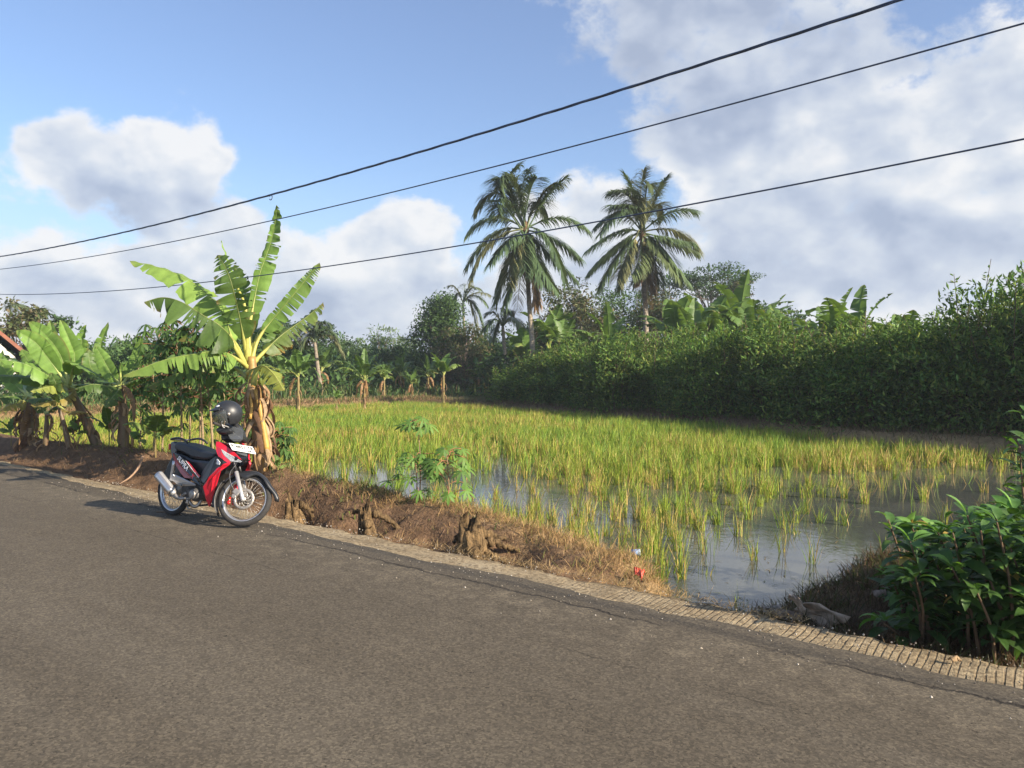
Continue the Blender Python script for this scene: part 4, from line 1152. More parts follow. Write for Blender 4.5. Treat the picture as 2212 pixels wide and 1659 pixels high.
protos = [make_shrub('shrub', 3.4, 3.0, 2.8, 81, 15000), make_shrub('shrub', 3.4, 3.0, 2.8, 82, 15000), make_shrub('shrub', 3.4, 3.0, 2.8, 83, 15000)]
HSET = []
k = 0; sH = 24.2
rg = np.random.default_rng(9)
while sH > -3.5:
    tH = float(hedge_t(sH)); vis_h = float(np.interp(sH, [-3, 0, 1.6, 3.2, 4.6, 9, 12, 15, 20, 24], [4.25, 4.15, 3.8, 2.75, 2.55, 2.75, 2.95, 2.85, 2.6, 2.15]))
    HSET.append((sH, tH + 1.45 + rg.uniform(-.5, .5), vis_h * (.78 + .38 * rg.random()), 0)); sH -= 1.75 + .7 * rg.random()
for sH in np.arange(23.5, -4, -3.1):                     # second row, filling behind
    HSET.append((sH, float(hedge_t(sH)) + 3.9, float(np.interp(sH, [-3, 2, 4, 14, 24], [4.3, 4.1, 2.9, 3.1, 2.5])) * (.86 + .28 * rg.random()), 1))
for k, (s_, t_, h_, row) in enumerate(HSET):
    o = protos[k] if k < 3 else copy_tree(protos[k % 3])
    X_, Y_ = xy(s_, t_)
    o.location = (X_, Y_, -.05); o.rotation_euler = (0, 0, rg.random() * 6.28); o.scale = (.95 + .2 * rg.random(), .95 + .2 * rg.random(), h_ / 2.8)
    if row == 0 and s_ < 2.6:
        tag(o, 'tall lush green shrub at the right end of the dark hedge', 'shrub', 'tall shrubs at the right end of the hedge')
    elif row == 0:
        tag(o, 'dark green leafy shrub in the front of the shaded hedge', 'shrub', 'shrubs of the long dark hedge')
    else:
        tag(o, 'green leafy shrub in the back row of the hedge', 'shrub', 'shrubs behind the dark hedge')

# ------------------------------------------------------------------ banana plants behind the hedge and on the far dike
def place_banana(proto, label, vx, vtop, Y, z0, seed, grp, H0, lean=0):
    p = at(vx, vtop, Y); o = copy_tree(proto) if proto.get('label') else proto
    s_ = (p[2] - z0) / H0
    o.location = (p[0], p[1], z0); o.scale = (s_,) * 3; o.rotation_euler = (0, lean, seed * 1.7)
    return tag(o, label, 'banana plant', grp)


PB = [gen_banana('banana_plant', (0, 0, 0), 4.2, 8, 3, upright=.75, leaflen=.47, width=.30, tears=12, dead=2, col=G_BAN2 * 1.05, skirt=24),
      gen_banana('banana_plant', (0, 0, 0), 4.2, 9, 4, upright=.6, leaflen=.50, width=.28, tears=18, dead=3, col=G_BAN2 * .95, skirt=30),
      gen_banana('banana_plant', (0, 0, 0), 4.2, 7, 8, upright=.85, leaflen=.46, width=.34, tears=7, dead=1, col=G_BAN2 * 1.15, skirt=14)]
GB = 'banana plants rising behind the hedge'
for k, (vx, vt, Y, lab) in enumerate([
    (1185, 640, 47, 'banana plant crowding the foot of the leaning palm trunk'), (1128, 685, 46, 'low dark banana plant left of the leaning palm trunk'), (1215, 668, 44, 'banana plant with a yellow leaf right of the leaning palm trunk'),
    (1318, 655, 41, 'banana plant with two upright leaves between the palm trunks'), (1285, 690, 42, 'low arching banana plant left of the second palm trunk'), (1462, 605, 40, 'broad banana plant just right of the second palm trunk'),
    (1538, 598, 39, 'banana plant with one dark upright blade right of the palms'), (1596, 588, 40, 'banana plant with brown fruit tops before the flat topped tree'), (1635, 612, 38, 'ragged banana plant with a torn upright leaf over the hedge'),
    (1690, 628, 34, 'bent banana plant with pale folded leaves over the hedge'), (1748, 660, 33, 'low dark banana plant between the bent one and the raised pair'), (1800, 625, 30, 'banana plant with a torn upright leaf, left of the raised pair'),
    (1850, 612, 29, 'banana plant with a long slanting leaf against the sky'), (1905, 668, 28, 'low arching banana plant over the hedge near the tall shrubs'), (1958, 640, 27, 'banana plant with curled leaves beside the tall right shrubs'), (2180, 630, 30, 'banana plant above the tall shrubs at the right edge'),
    (1500, 640, 37, 'low banana plant half hidden right of the second palm trunk'), (1235, 700, 43, 'small banana plant deep in the shade between the palms')]):
    place_banana(PB[(k * 2 + k // 3) % 3], lab, vx, vt, Y, -.05, k + 1, GB, 4.0)
GR = 'banana plants on the far dike'
for k, (vx, vt, vb, lab) in enumerate([
    (644, 735, 884, 'banana plant on the far dike nearest the tall plant'), (694, 738, 858, 'banana plant with a yellow stem second along the far dike'), (787, 752, 881, 'stout banana plant with a thick dry trunk on the far dike'),
    (958, 745, 869, 'full crowned banana plant at the right end of the far dike'), (987, 752, 848, 'banana plant close behind the full crowned one'), (890, 792, 862, 'bright young banana plant above the cassava seedlings'),
    (727, 835, 884, 'tiny banana plant low on the far dike'), (830, 772, 862, 'banana plant with brown drooping leaves behind the stout one'), (865, 760, 856, 'banana plant in the middle of the far row'), (745, 768, 856, 'banana plant behind the gap in the far row'),
    (608, 748, 862, 'banana plant at the far dike behind the tall stem'), (925, 765, 856, 'banana plant behind the bright young one'), (1035, 770, 852, 'banana plant in the shade at the end of the hedge'), (560, 770, 862, 'banana plant far behind the tall banana stem')]):
    g = ground(vx, vb, .05)
    place_banana(PB[(k + 2) % 3], lab, vx, vt, g[1], .0, k + 30, GR, 4.0)
HAZE = .0008
# ------------------------------------------------------------------ cassava
def cassava(name, loc, H, seed, nleaf=26, lobe=.15, stems=1, pal=((.110, .205, .040), (.135, .235, .05), (.085, .165, .035)), leaf_from=.45, lean=(0, 0), stem_col=(.26, .19, .11), r0=.016, spread=.22, face=None):
    rg = np.random.default_rng(seed); root = empty(name, loc); sm, fo = MB(), MB()
    for q in range(stems):
        a0 = rg.random() * 6.283; dx = np.array((math.cos(a0), math.sin(a0), 0)) * .06 * q * H
        top = np.array((lean[0] * H, lean[1] * H, H * (1 - .12 * q))) + dx
        C = bez([(dx[0] * .3, dx[1] * .3, -.08), top * .5 + np.array((.02 * H, 0, 0)), top], 16)
        sm.tube(C, np.linspace(r0, r0 * .45, 16) * (1 + .12 * np.sin(np.arange(16) * 2.1)), 7, stem_col)
        m = nleaf
        for k in range(m):
            f = leaf_from + (1 - leaf_from) * (k / max(m - 1, 1)) ** .7; i = min(int(f * 15), 14); p = C[i] + (C[i + 1] - C[i]) * (f * 15 - i)
            an = k * 2.4 + rg.normal(0, .3); e = R(rg.uniform(0, 45)); d = np.array((math.cos(an) * math.cos(e), math.sin(an) * math.cos(e), math.sin(e)))
            pl = spread * (.7 + .8 * rg.random()) * (1.15 - .35 * f); end = p + d * pl; end[2] -= .05 * rg.random()
            sm.tube(bez([p, (p + end) / 2 + UP * .03, end], 5), .0035, 4, (.36, .15, .08))
            nl = 7; th = np.linspace(-2.25, 2.25, nl); nrm = norm(UP * .9 + d * .35 + rg.normal(0, .25, 3)); nrm = nrm if face is None else norm(nrm * .55 + np.asarray(face) * .9); h = norm(d - nrm * d.dot(nrm) + 1e-4); sd = np.cross(nrm, h)
            ax = np.cos(th)[:, None] * h + np.sin(th)[:, None] * sd - nrm * .25
            col = palette(rg, 1, pal, .2)
            long_leaves(fo, np.tile(end, (nl, 1)), ax, np.tile(nrm, (nl, 1)), lobe * (1 - .16 * np.abs(th)) * (.8 + .35 * rg.random()), lobe * .225, np.repeat(col, nl, 0), prof=(.15, .75, 1.0, .05), droop=(.45 if face is None else .2) + .3 * rg.random(), fold=.15)
    sm.build('stem', m_bark, root); fo.build('foliage', m_leaf, root)
    return root


FC = np.array((.35, -.62, .45))                         # young leaves turn to the sun
tag(cassava('cassava_plant', at(905, 1072, 9.4) * (1, 1, 0) + (0, 0, -.12), 1.18, 3, 11, .15, 1, face=FC, leaf_from=.86, r0=.011, lean=(-.01, 0), spread=.17), 'tall thin cassava plant with leaves only at its tip beside the water', 'cassava plant', 'young cassava plants on the near dike')
tag(cassava('cassava_plant', at(898, 1072, 9.3) * (1, 1, 0) + (0, 0, -.12), .74, 4, 17, .15, 1, face=FC, leaf_from=.34, r0=.010, spread=.25), 'bushy low cassava plant at the foot of the tall thin one', 'cassava plant', 'young cassava plants on the near dike')
tag(cassava('cassava_plant', at(968, 1085, 9.1) * (1, 1, 0) + (0, 0, -.10), .80, 5, 22, .175, 1, face=FC, leaf_from=.36, r0=.012, lean=(-.02, 0), spread=.26), 'bushy cassava plant with wide star leaves right of the tall thin one', 'cassava plant', 'young cassava plants on the near dike')
CP = ((.075, .140, .035), (.095, .17, .04), (.06, .11, .03))
for k, (vx, vy, Y, H, ln, lab) in enumerate([
    (392, 985, 12.6, 1.95, (-.04, 0), 'cassava plant with the leftmost bare stem behind the motorbike seat'), (440, 985, 12.2, 2.05, (-.08, 0), 'cassava plant with a slanting stem second from the left behind the seat'),
    (462, 985, 12.0, 1.9, (-.12, .02), 'cassava plant with a slanting stem left of the helmet'), (430, 970, 13.2, 2.2, (-.02, 0), 'taller cassava plant in the second row behind the seat'),
    (350, 970, 13.6, 2.25, (-.02, 0), 'tall cassava plant behind the low sucker'), (330, 960, 14.4, 2.0, (0, 0), 'cassava plant next to the left banana clump'),
    (480, 965, 13.0, 2.05, (0, 0), 'cassava plant behind the helmet'), (405, 955, 14.6, 2.6, (0, 0), 'tallest cassava plant at the back of the stand'), (300, 950, 15.4, 2.1, (0, 0), 'cassava plant at the back left of the stand'),
    (455, 950, 15.2, 2.5, (0, 0), 'tall cassava plant at the back of the stand near the tall banana plant'), (515, 960, 13.6, 1.8, (.03, 0), 'cassava plant touching the tall banana stem'), (590, 960, 12.8, 1.15, (0, 0), 'short cassava plant just right of the tall banana stem')]):
    p = at(vx, vy, Y)
    tag(cassava('cassava_plant', (p[0], p[1], gz(p[0], p[1])), H, 100 + k, 46, .21, 1, CP, .38, ln, r0=.020, spread=.34), lab, 'cassava plant', 'cassava stand behind the motorbike')

# ------------------------------------------------------------------ stumps along the ditch
m_root = bpy.data.materials.new('weathered_wood')
b = NB(nt(m_root)); tc = b.n('ShaderNodeTexCoord').outputs['Object']; c = b.n('ShaderNodeAttribute', attribute_name='col').outputs['Color']
fib = b.noise(b.vmath('MULTIPLY', tc, (1, 1, .14)), 60, 5, .7, .4); rot_ = b.noise(tc, 13, 5, .65)
c = b.mix(1.0, c, b.ramp(fib, [(.32, (.30, .28, .26)), (.5, (.95,) * 3), (.72, (1.7, 1.6, 1.4))]), 'MULTIPLY')
c = b.mix(b.maprange(rot_, .5, .68), c, (.05, .034, .020))
p = b.n('ShaderNodeBsdfPrincipled', ins={'Base Color': c, 'Roughness': .95, 'Specular IOR Level': .1, 'Normal': b.bump(b.math('ADD', fib, rot_), 1.0, .03)})
b.t.links.new(p.outputs[0], b.n('ShaderNodeOutputMaterial').inputs[0])


def stump(label, vx, vy, H, R0, seed, roots, arch=False):
    rg = np.random.default_rng(seed); g = ground(vx, vy, -.10); s_, t_ = st(g[0], g[1]); z0 = -.28
    o = MB(); na, nh = 34, 12
    a = np.arange(na) * 2 * math.pi / na; V = []
    ph = rg.random(5) * 6.28
    for k in range(nh):
        f = k / (nh - 1); r = R0 * (1.25 - .75 * f ** .6) * (1 + .22 * np.sin(3 * a + ph[0] + f * .8) + .13 * np.sin(5 * a + ph[1] + f) + .10 * np.sin(9 * a + ph[2] - f * 2) + .05 * np.sin(17 * a + ph[3]))
        top = 1 + (.16 * np.sin(a + ph[4]) + .09 * np.sin(3 * a + ph[1]) + .04 * np.sin(8 * a)) * f ** 3
        V.append(np.stack([r * np.cos(a) - .05 * f, r * np.sin(a), H * f * top], -1))
    V.append(np.stack([R0 * .22 * np.cos(a) - .05, R0 * .22 * np.sin(a), np.full(na, H * .72)], -1))
    V = np.concatenate(V); n_ = nh + 1
    i, j = np.meshgrid(np.arange(n_ - 1), np.arange(na), indexing='ij'); j2 = (j + 1) % na
    q = np.stack([i * na + j, i * na + j2, (i + 1) * na + j2, (i + 1) * na + j], -1).reshape(-1, 4)
    base = np.array((.185, .125, .065)); n_v = vnoise(np.tile(a * 5, n_), V[:, 2] * 9, seed)[:, None]
    o.add(V, [q, (nh * na + np.arange(na))], base * (1 + .45 * n_v))
    root = empty('tree_stump', (g[0], g[1], z0))
    o.build('trunk', m_root, root)
    for pts, r in roots:
        rb = MB(); c = bez(pts, 18); c = c + rg.normal(0, .010, c.shape)
        rb.tube(c, np.linspace(r, r * .35, 18) * (1 + .25 * np.sin(np.arange(18) * 1.3 + seed)), 9, base * (.75 + .4 * rg.random()))
        rb.build('root', m_root, root)
    return tag(root, label, 'tree stump', 'old stumps in the roadside ditch')


# right (x) runs roughly along the picture, y away from the camera
stump('tall weathered stump with a torn peak, nearest the camera in the ditch', 1022, 1192, .46, .17, 3, [([(.02, -.08, .26), (.03, -.20, .12), (0, -.26, -.02)], .06), ([(.08, .02, .28), (.26, .08, .24), (.42, .10, .17)], .05), ([(.06, -.02, .18), (.22, -.02, .14), (.36, .0, .06)], .04), ([(-.06, .06, .36), (-.12, .10, .33), (-.20, .16, .24)], .05), ([(-.06, 0, .16), (-.25, .02, .10), (-.42, .10, .06)], .04), ([(0, .06, .34), (.14, .16, .32), (.32, .24, .24)], .06)])
stump('arched root stump over a dark hollow, middle of the ditch', 797, 1148, .42, .10, 5, [([(0, -.04, .30), (.02, -.12, .16), (.02, -.16, -.02)], .045), ([(.02, .04, .36), (.16, .05, .34), (.32, .02, .22), (.40, -.02, .06)], .045), ([(-.02, .05, .36), (-.10, .12, .38), (-.2, .2, .36)], .05), ([(.0, -.02, .16), (.10, -.08, .06), (.14, -.10, -.03)], .03)])
stump('small mossy stump just right of the front wheel', 640, 1112, .36, .13, 8, [([(.05, .0, .30), (.16, .0, .26), (.22, -.04, .1)], .045), ([(-.05, -.03, .24), (-.10, -.12, .12), (-.14, -.16, 0)], .04)])

# ------------------------------------------------------------------ grass and litter on the banks
rg = np.random.default_rng(15)


def scatter(n, s0, s1, t0, t1):
    s = rg.uniform(s0, s1, n); t = rg.uniform(t0, t1, n); x, y = xy(s, t)
    return s, t, x, y, height(x, y)


# dry straw on the dike crest and field side
s, t, x, y, z = scatter(60000, 2.0, 9.5, 0.1, 2.4)
tcv = np.interp(s, _S, _TC)
pr = np.clip(.95 * sstep(-.34, .06, t - tcv + .28 * fbm(s * 2, t * 2, 7)) * (1 - .75 * sstep(6.0, 8.6, s)), 0, 1) + .05
pr = np.where((s < 3.3) & (t > .02), np.maximum(pr, .55 * sstep(.12, .4, t)), pr)
k = (rg.random(len(s)) < pr) & (z > WZ - .02)
s, t, x, y, z = s[k], t[k], x[k], y[k], z[k]; n = len(s)
straw = MB()
c = np.where((rg.random(n) < .82)[:, None], np.array((.44, .285, .125)), np.array((.20, .215, .05))) * (.55 + .7 * rg.random((n, 1)))
blades(straw, np.stack([x, y, z - .01], -1), rg.random(n) * 6.283, np.abs(rg.normal(.95, .35, n)), .06 + .13 * rg.random(n), .004 + .004 * rg.random(n), c, bend=1.57 * rg.random(n), droop=rg.random(n) * .7)
# roots and straw bits on the soil face
s, t, x, y, z = scatter(9000, 3.4, 16, 0.12, 1.5); n = len(s)
c = np.where((rg.random(n) < .7)[:, None], np.array((.20, .12, .065)), np.array((.34, .24, .13))) * (.5 + .7 * rg.random((n, 1)))
blades(straw, np.stack([x, y, z + .004], -1), rg.random(n) * 6.283, np.abs(rg.normal(1.25, .35, n)), .05 + .14 * rg.random(n), .004 + .004 * rg.random(n), c, bend=1.57 * rg.random(n), droop=rg.random(n) * .5)
# straw fringe creeping over the concrete
s, t, x, y, z = scatter(5200, 1.2, 5.5, -.16, .16); n = len(s)
k = rg.random(n) < np.exp(-((t - .04) / .07) ** 2) * np.where(s < 4, 1, .4); s, t, x, y = s[k], t[k], x[k], y[k]; n = len(s)
blades(straw, np.stack([x, y, np.full(n, .004)], -1), rg.random(n) * 6.283, np.abs(rg.normal(1.2, .25, n)), .04 + .09 * rg.random(n), .003 + .003 * rg.random(n), np.array((.46, .32, .15)) * (.6 + .6 * rg.random((n, 1))), bend=1.57 * rg.random(n), droop=.3)
tag(straw.build('dry_grass', m_grass, smooth=False), 'dry straw grass on the near dike', 'grass', kind='stuff')

# green weeds: dike crest, right bank, foot of the hedge, far dike
weeds = MB()
s, t, x, y, z = scatter(26000, 4.2, 15, .5, 2.6); tcv = np.interp(s, _S, _TC)
k = (rg.random(len(s)) < np.clip(.10 + .8 * np.exp(-((s - 7.0) / 1.4) ** 2 - ((t - tcv - .25) / .28) ** 2) + .5 * np.exp(-((t - tcv - .5) / .35) ** 2) * (s > 7), 0, 1) * (.35 + fbm(s * 2, t * 2, 5))) & (z > WZ)
s, t, x, y, z = s[k], t[k], x[k], y[k], z[k]; n = len(s)
blades(weeds, np.stack([x, y, z - .01], -1), rg.random(n) * 6.283, np.abs(rg.normal(.7, .4, n)), .06 + .16 * rg.random(n), .008 + .012 * rg.random(n), palette(rg, n, [(.10, .16, .03), (.16, .19, .04), (.07, .11, .025), (.24, .2, .07)]), bend=1.57 * rg.random(n), droop=rg.random(n))
# right bank: dark tangle of dead and green grass
s, t, x, y, z = scatter(52000, -2.5, 2.1, .02, 3.6)
n1 = fbm(s * 1.6, t * 1.6, 19)
k = (rg.random(len(s)) < np.clip(.75 + .9 * n1, 0, 1)) & (z > WZ - .04)
s, t, x, y, z, n1 = s[k], t[k], x[k], y[k], z[k], n1[k]; n = len(s)
gr = rg.random(n) < np.clip(.22 + .8 * n1 + .25 * sstep(1.2, 1.9, s), .08, .8)
c = np.where(gr[:, None], np.array((.10, .115, .032)), np.array((.155, .098, .050))) * (.45 + .75 * rg.random((n, 1)))
blades(weeds, np.stack([x, y, z - .01], -1), rg.random(n) * 6.283, np.abs(rg.normal(.85, .38, n)), .06 + .16 * rg.random(n), .005 + .006 * rg.random(n), c, bend=1.57 * rg.random(n), droop=rg.random(n) * .8)
s, t, x, y, z = scatter(26000, -11, 1.2, .1, 14)
k = (z > WZ - .02) & ((t > 3.2) | (s < -2)); s, t, x, y, z = s[k], t[k], x[k], y[k], z[k]; n = len(s)
c = np.where((rg.random(n) < .5)[:, None], np.array((.11, .14, .038)), np.array((.20, .14, .07))) * (.5 + .7 * rg.random((n, 1)))
blades(weeds, np.stack([x, y, z - .01], -1), rg.random(n) * 6.283, np.abs(rg.normal(.7, .38, n)), .12 + .25 * rg.random(n), .010 + .012 * rg.random(n), c, bend=1.57 * rg.random(n), droop=rg.random(n) * .7)
s, t, x, y, z = scatter(60000, 1.2, 32, 13, 27)
k = (np.abs(t - hedge_t(s) + .8) < .95); s, t, x, y, z = s[k], t[k], x[k], y[k], z[k]; n = len(s)
c = np.where((rg.random(n) < .25)[:, None], np.array((.13, .15, .04)), np.array((.21, .135, .07))) * (.5 + .7 * rg.random((n, 1)))
blades(weeds, np.stack([x, y, np.maximum(z, WZ) - .01], -1), rg.random(n) * 6.283, np.abs(rg.normal(.8, .4, n)), .10 + .28 * rg.random(n), .012 + .012 * rg.random(n), c, bend=1.57 * rg.random(n), droop=rg.random(n) * .6)
s, t, x, y, z = scatter(26000, 30.4, 34, -1, 26); n = len(s)
c = np.where((rg.random(n) < .3 + .5 * sstep(31.5, 34, s))[:, None], np.array((.13, .17, .04)), np.array((.33, .215, .11))) * (.55 + .7 * rg.random((n, 1)))
blades(weeds, np.stack([x, y, z - .01], -1), rg.random(n) * 6.283, np.abs(rg.normal(.8, .4, n)), .10 + .22 * rg.random(n), .02 + .02 * rg.random(n), c, bend=1.57 * rg.random(n), droop=rg.random(n) * .6)
tag(weeds.build('weeds', m_grass, smooth=False), 'green and brown weeds on the banks', 'grass', kind='stuff')

# tall crop and undergrowth on the land beyond the far dike
crop = MB()
s = rg.uniform(32.5, 64, 30000); t = rg.uniform(-6, 62, 30000); x, y = xy(s, t); k = (t < hedge_t(s) + 30) & (y > 5)
x, y, s, t = x[k], y[k], s[k], t[k]; n = len(x); z = height(x, y)
hgt = (.45 + .65 * sstep(33, 37, s) + .5 * fbm(x * .3, y * .3, 9)) * (.6 + .7 * rg.random(n))
blades(crop, np.stack([x, y, z], -1), rg.random(n) * 6.283, np.abs(rg.normal(.25, .22, n)), hgt, .05 + .05 * rg.random(n), palette(rg, n, [(.065, .12, .035), (.085, .15, .04), (.05, .09, .03), (.12, .15, .05), (.17, .13, .06)]), bend=1.57 * rg.random(n), droop=.3 + rg.random(n))
n = 42000; s = rg.uniform(36, 66, n); t = rg.uniform(-14, 66, n); x, y = xy(s, t); z = height(x, y)
hh_ = (1.9 + 2.0 * np.clip(fbm(x * .16, y * .16, 12) + .35, 0, 1)) * sstep(35, 41, s)
leaf_cards(crop, np.stack([x, y, z + hh_ * rg.random(n) ** .6], -1), rnd_dir(rg, n), norm(rnd_dir(rg, n) * .6 + UP), .35 + .3 * rg.random(n), .16 + .12 * rg.random(n), palette(rg, n, GREENS['mid'] + GREENS['dark']))
n = 16000; s = rg.uniform(-4, 32, n); t = hedge_t(s) + rg.uniform(4, 16, n); x, y = xy(s, t); z = height(x, y)
leaf_cards(crop, np.stack([x, y, z + 2.6 * rg.random(n)], -1), rnd_dir(rg, n), norm(rnd_dir(rg, n) * .6 + UP), .35 + .3 * rg.random(n), .16 + .12 * rg.random(n), palette(rg, n, GREENS['dark']))
tag(crop.build('undergrowth', m_leaf), 'green crop and undergrowth beyond the field', 'undergrowth', kind='stuff')

# ------------------------------------------------------------------ big leaved bush at the right
def big_bush(name, bases, seed, label, group=None, lo=.12, leafn=(16, 26)):
    rg = np.random.default_rng(seed); root = empty(name, (bases[0][0], bases[0][1], 0)); off = np.array((bases[0][0], bases[0][1], 0))
    sm, fo = MB(), MB()
    for (x0, y0, x1, y1, h) in bases:
        z0 = gz(x0, y0) - .05
        C = bez([(x0, y0, z0), ((x0 + x1) / 2 + .03, (y0 + y1) / 2, z0 + h * .55), (x1, y1, z0 + h)], 14) - off
        sm.tube(C, np.linspace(.012, .005, 14), 6, (.15, .10, .06))
        m = rg.integers(*leafn)
        f = np.clip(1 - (rg.random(m) ** 1.5) * .75, lo, 1); i = np.clip((f * 13).astype(int), 0, 12)
        p = C[i] + (C[i + 1] - C[i]) * (f * 13 - i)[:, None]
        an = np.arange(m) * 2.4 + rg.normal(0, .3, m); e = R(8) + f * R(38) + rg.normal(0, .25, m)
        ax = np.stack([np.cos(an) * np.cos(e), np.sin(an) * np.cos(e), np.sin(e)], -1)
        pet = p + ax * .025
        nr = norm(UP * 1.0 - ax * .3 + rg.normal(0, .22, (m, 3)))
        L = (.11 + .085 * rg.random(m)) * (1.15 - .25 * (f > .9))
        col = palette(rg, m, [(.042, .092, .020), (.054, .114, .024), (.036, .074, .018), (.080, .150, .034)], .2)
        col = col * np.where(f > .88, 1.9, 1.0)[:, None]  # top leaves painted lighter, for sunlit tips as well as young growth
        col = np.where((rg.random(m) < .02)[:, None], np.array((.30, .22, .05)), col)
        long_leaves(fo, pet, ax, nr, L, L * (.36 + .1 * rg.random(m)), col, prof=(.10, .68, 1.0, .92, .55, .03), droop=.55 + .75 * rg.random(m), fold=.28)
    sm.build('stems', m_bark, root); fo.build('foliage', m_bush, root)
    return tag(root, label, 'bush', group)


m_bush = bpy.data.materials.new('glossy_leaf')
b = NB(nt(m_bush)); c = b.n('ShaderNodeAttribute', attribute_name='col').outputs['Color']; tc = b.n('ShaderNodeTexCoord').outputs['Object']
c = b.mix(1.0, c, b.ramp(b.noise(tc, 18, 4), [(.3, (.75, .78, .7)), (.7, (1.25, 1.2, 1.2))]), 'MULTIPLY')
p = b.n('ShaderNodeBsdfPrincipled', ins={'Base Color': c, 'Roughness': .48, 'Specular IOR Level': .32, 'Normal': b.bump(b.noise(tc, 55, 3), .4, .008)})
tr = b.n('ShaderNodeBsdfTranslucent', ins={'Color': b.mix(1.0, c, (1.5, 1.6, .6), 'MULTIPLY')})
b.t.links.new(b.n('ShaderNodeMixShader', ins={0: .28, 1: p.outputs[0], 2: tr.outputs[0]}).outputs[0], b.n('ShaderNodeOutputMaterial').inputs[0])

rg = np.random.default_rng(33); BS = []
for k in range(150):
    vx = 1890 + 430 * rg.random() ** .7; Y = 4.5 + 2.0 * rg.random()
    x0 = (vx - CX) / FV * Y
    ytop = np.interp(vx, [1860, 1950, 2010, 2100, 2330], [1195, 1110, 1130, 1100, 1075]) + 250 * rg.random() ** 1.3
    zt = CAMH - (ytop - 803) / FV * Y
    s_, t_ = st(x0 + .12, Y)
    if t_ < .26: continue
    BS.append((x0 + .15 + .1 * rg.random(), Y + .1, x0 - .05 + rg.normal(0, .04), Y - .12 + rg.normal(0, .08), max(zt + .2, .25)))
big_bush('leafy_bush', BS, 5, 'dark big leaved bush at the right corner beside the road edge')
rg = np.random.default_rng(34); BS2 = []
for k in range(5):
    Y = 6.1 + .4 * rg.random(); vx = 2168 + 46 * rg.random(); ytop = [892, 960, 1010, 1060, 930][k]
    x0 = (vx - CX) / FV * Y
    BS2.append((x0 + .04, Y, x0 - .01, Y - .05, CAMH - (ytop - 803) / FV * Y + .2))
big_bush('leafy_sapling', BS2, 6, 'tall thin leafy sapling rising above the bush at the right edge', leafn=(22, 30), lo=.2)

# ------------------------------------------------------------------ litter
def crumple(name, pts, seed, mat, label, cat, col, thick=.006, amp=.02, group=None, nu=14, nv=6):
    """creased sheet over four corner points, given real thickness"""
    rg = np.random.default_rng(seed); P = np.asarray(pts, float)
    u, v = np.meshgrid(np.linspace(0, 1, nu), np.linspace(0, 1, nv), indexing='ij'); U, V = u[..., None], v[..., None]
    G = (P[0] * (1 - U) + P[1] * U) * (1 - V) + (P[3] * (1 - U) + P[2] * U) * V
    G[..., 2] += amp * fbm(u * 4 + seed, v * 5, seed) * 2 + amp * 1.5 * np.sin(v * math.pi)
    G += rg.normal(0, amp * .12, G.shape)
    G[..., :2] += (vnoise(u * 6, v * 2, seed + 2) * amp * (np.abs(v - .5) * 2))[..., None]
    i, j = np.meshgrid(np.arange(nu - 1), np.arange(nv - 1), indexing='ij')
    q = np.stack([i * nv + j, (i + 1) * nv + j, (i + 1) * nv + j + 1, i * nv + j + 1], -1).reshape(-1, 4)
    cc_ = np.asarray(col) * (.75 + .5 * rg.random((nu * nv, 1)))
    c0 = G.reshape(-1, 3).mean(0) * np.array((1, 1, 0)); mb = MB(); mb.add(G.reshape(-1, 3) - c0, [q], cc_)
    o = mb.build(name, mat); o.location = c0
    so_ = o.modifiers.new('thickness', 'SOLIDIFY'); so_.thickness = thick
    return tag(o, label, cat, group)


def gpt(vx, vy, z): return ground(vx, vy, z)


GD_ = 'dry banana leaf scraps on the road verge'
crumple('dry_leaf', [gpt(1708, 1325, -.14), gpt(1728, 1300, .02), gpt(1838, 1338, -.02), gpt(1780, 1356, -.12)], 3, m_dry, 'large grey brown dry leaf sheath lying in front of the bush', 'dry leaf', (.52, .40, .29), .006, .018, GD_)
crumple('dry_leaf', [gpt(1702, 1288, .05), gpt(1712, 1286, .09), gpt(1744, 1318, .02), gpt(1732, 1322, -.04)], 4, m_dry, 'upright folded dry leaf strip above the large sheath', 'dry leaf', (.50, .38, .28), .006, .014, GD_)
crumple('dry_leaf', [gpt(1640, 1312, -.10), gpt(1685, 1312, -.08), gpt(1690, 1320, -.10), gpt(1645, 1318, -.12)], 5, m_dry, 'narrow pale dry leaf strip lying left of the large sheath', 'dry leaf', (.47, .38, .30), .006, .012, GD_)
crumple('dry_leaf', [gpt(1655, 1318, -.10), gpt(1735, 1328, -.06), gpt(1732, 1340, -.10), gpt(1668, 1330, -.12)], 6, m_dry, 'brown flat dry leaf strip between the pale strip and the large sheath', 'dry leaf', (.30, .22, .16), .006, .015, GD_)
crumple('dry_leaf', [gpt(1880, 1283, .02), gpt(1910, 1276, .06), gpt(1915, 1283, .04), gpt(1888, 1288, .02)], 7, m_dry, 'small pale dry leaf in the grass left of the bush', 'dry leaf', (.34, .26, .20), .005, .012, GD_)
m_red = col_mat('red_wrapper', (.55, .09, .05), rough=.35, noise=.3, nscale=40)
crumple('wrapper', [gpt(1368, 1232, -.01), gpt(1392, 1243, -.05), gpt(1388, 1250, -.06), gpt(1372, 1243, -.04)], 8, m_red, 'crumpled red and orange plastic wrapper in the straw', 'wrapper', (1, 1, 1), .003, .022)
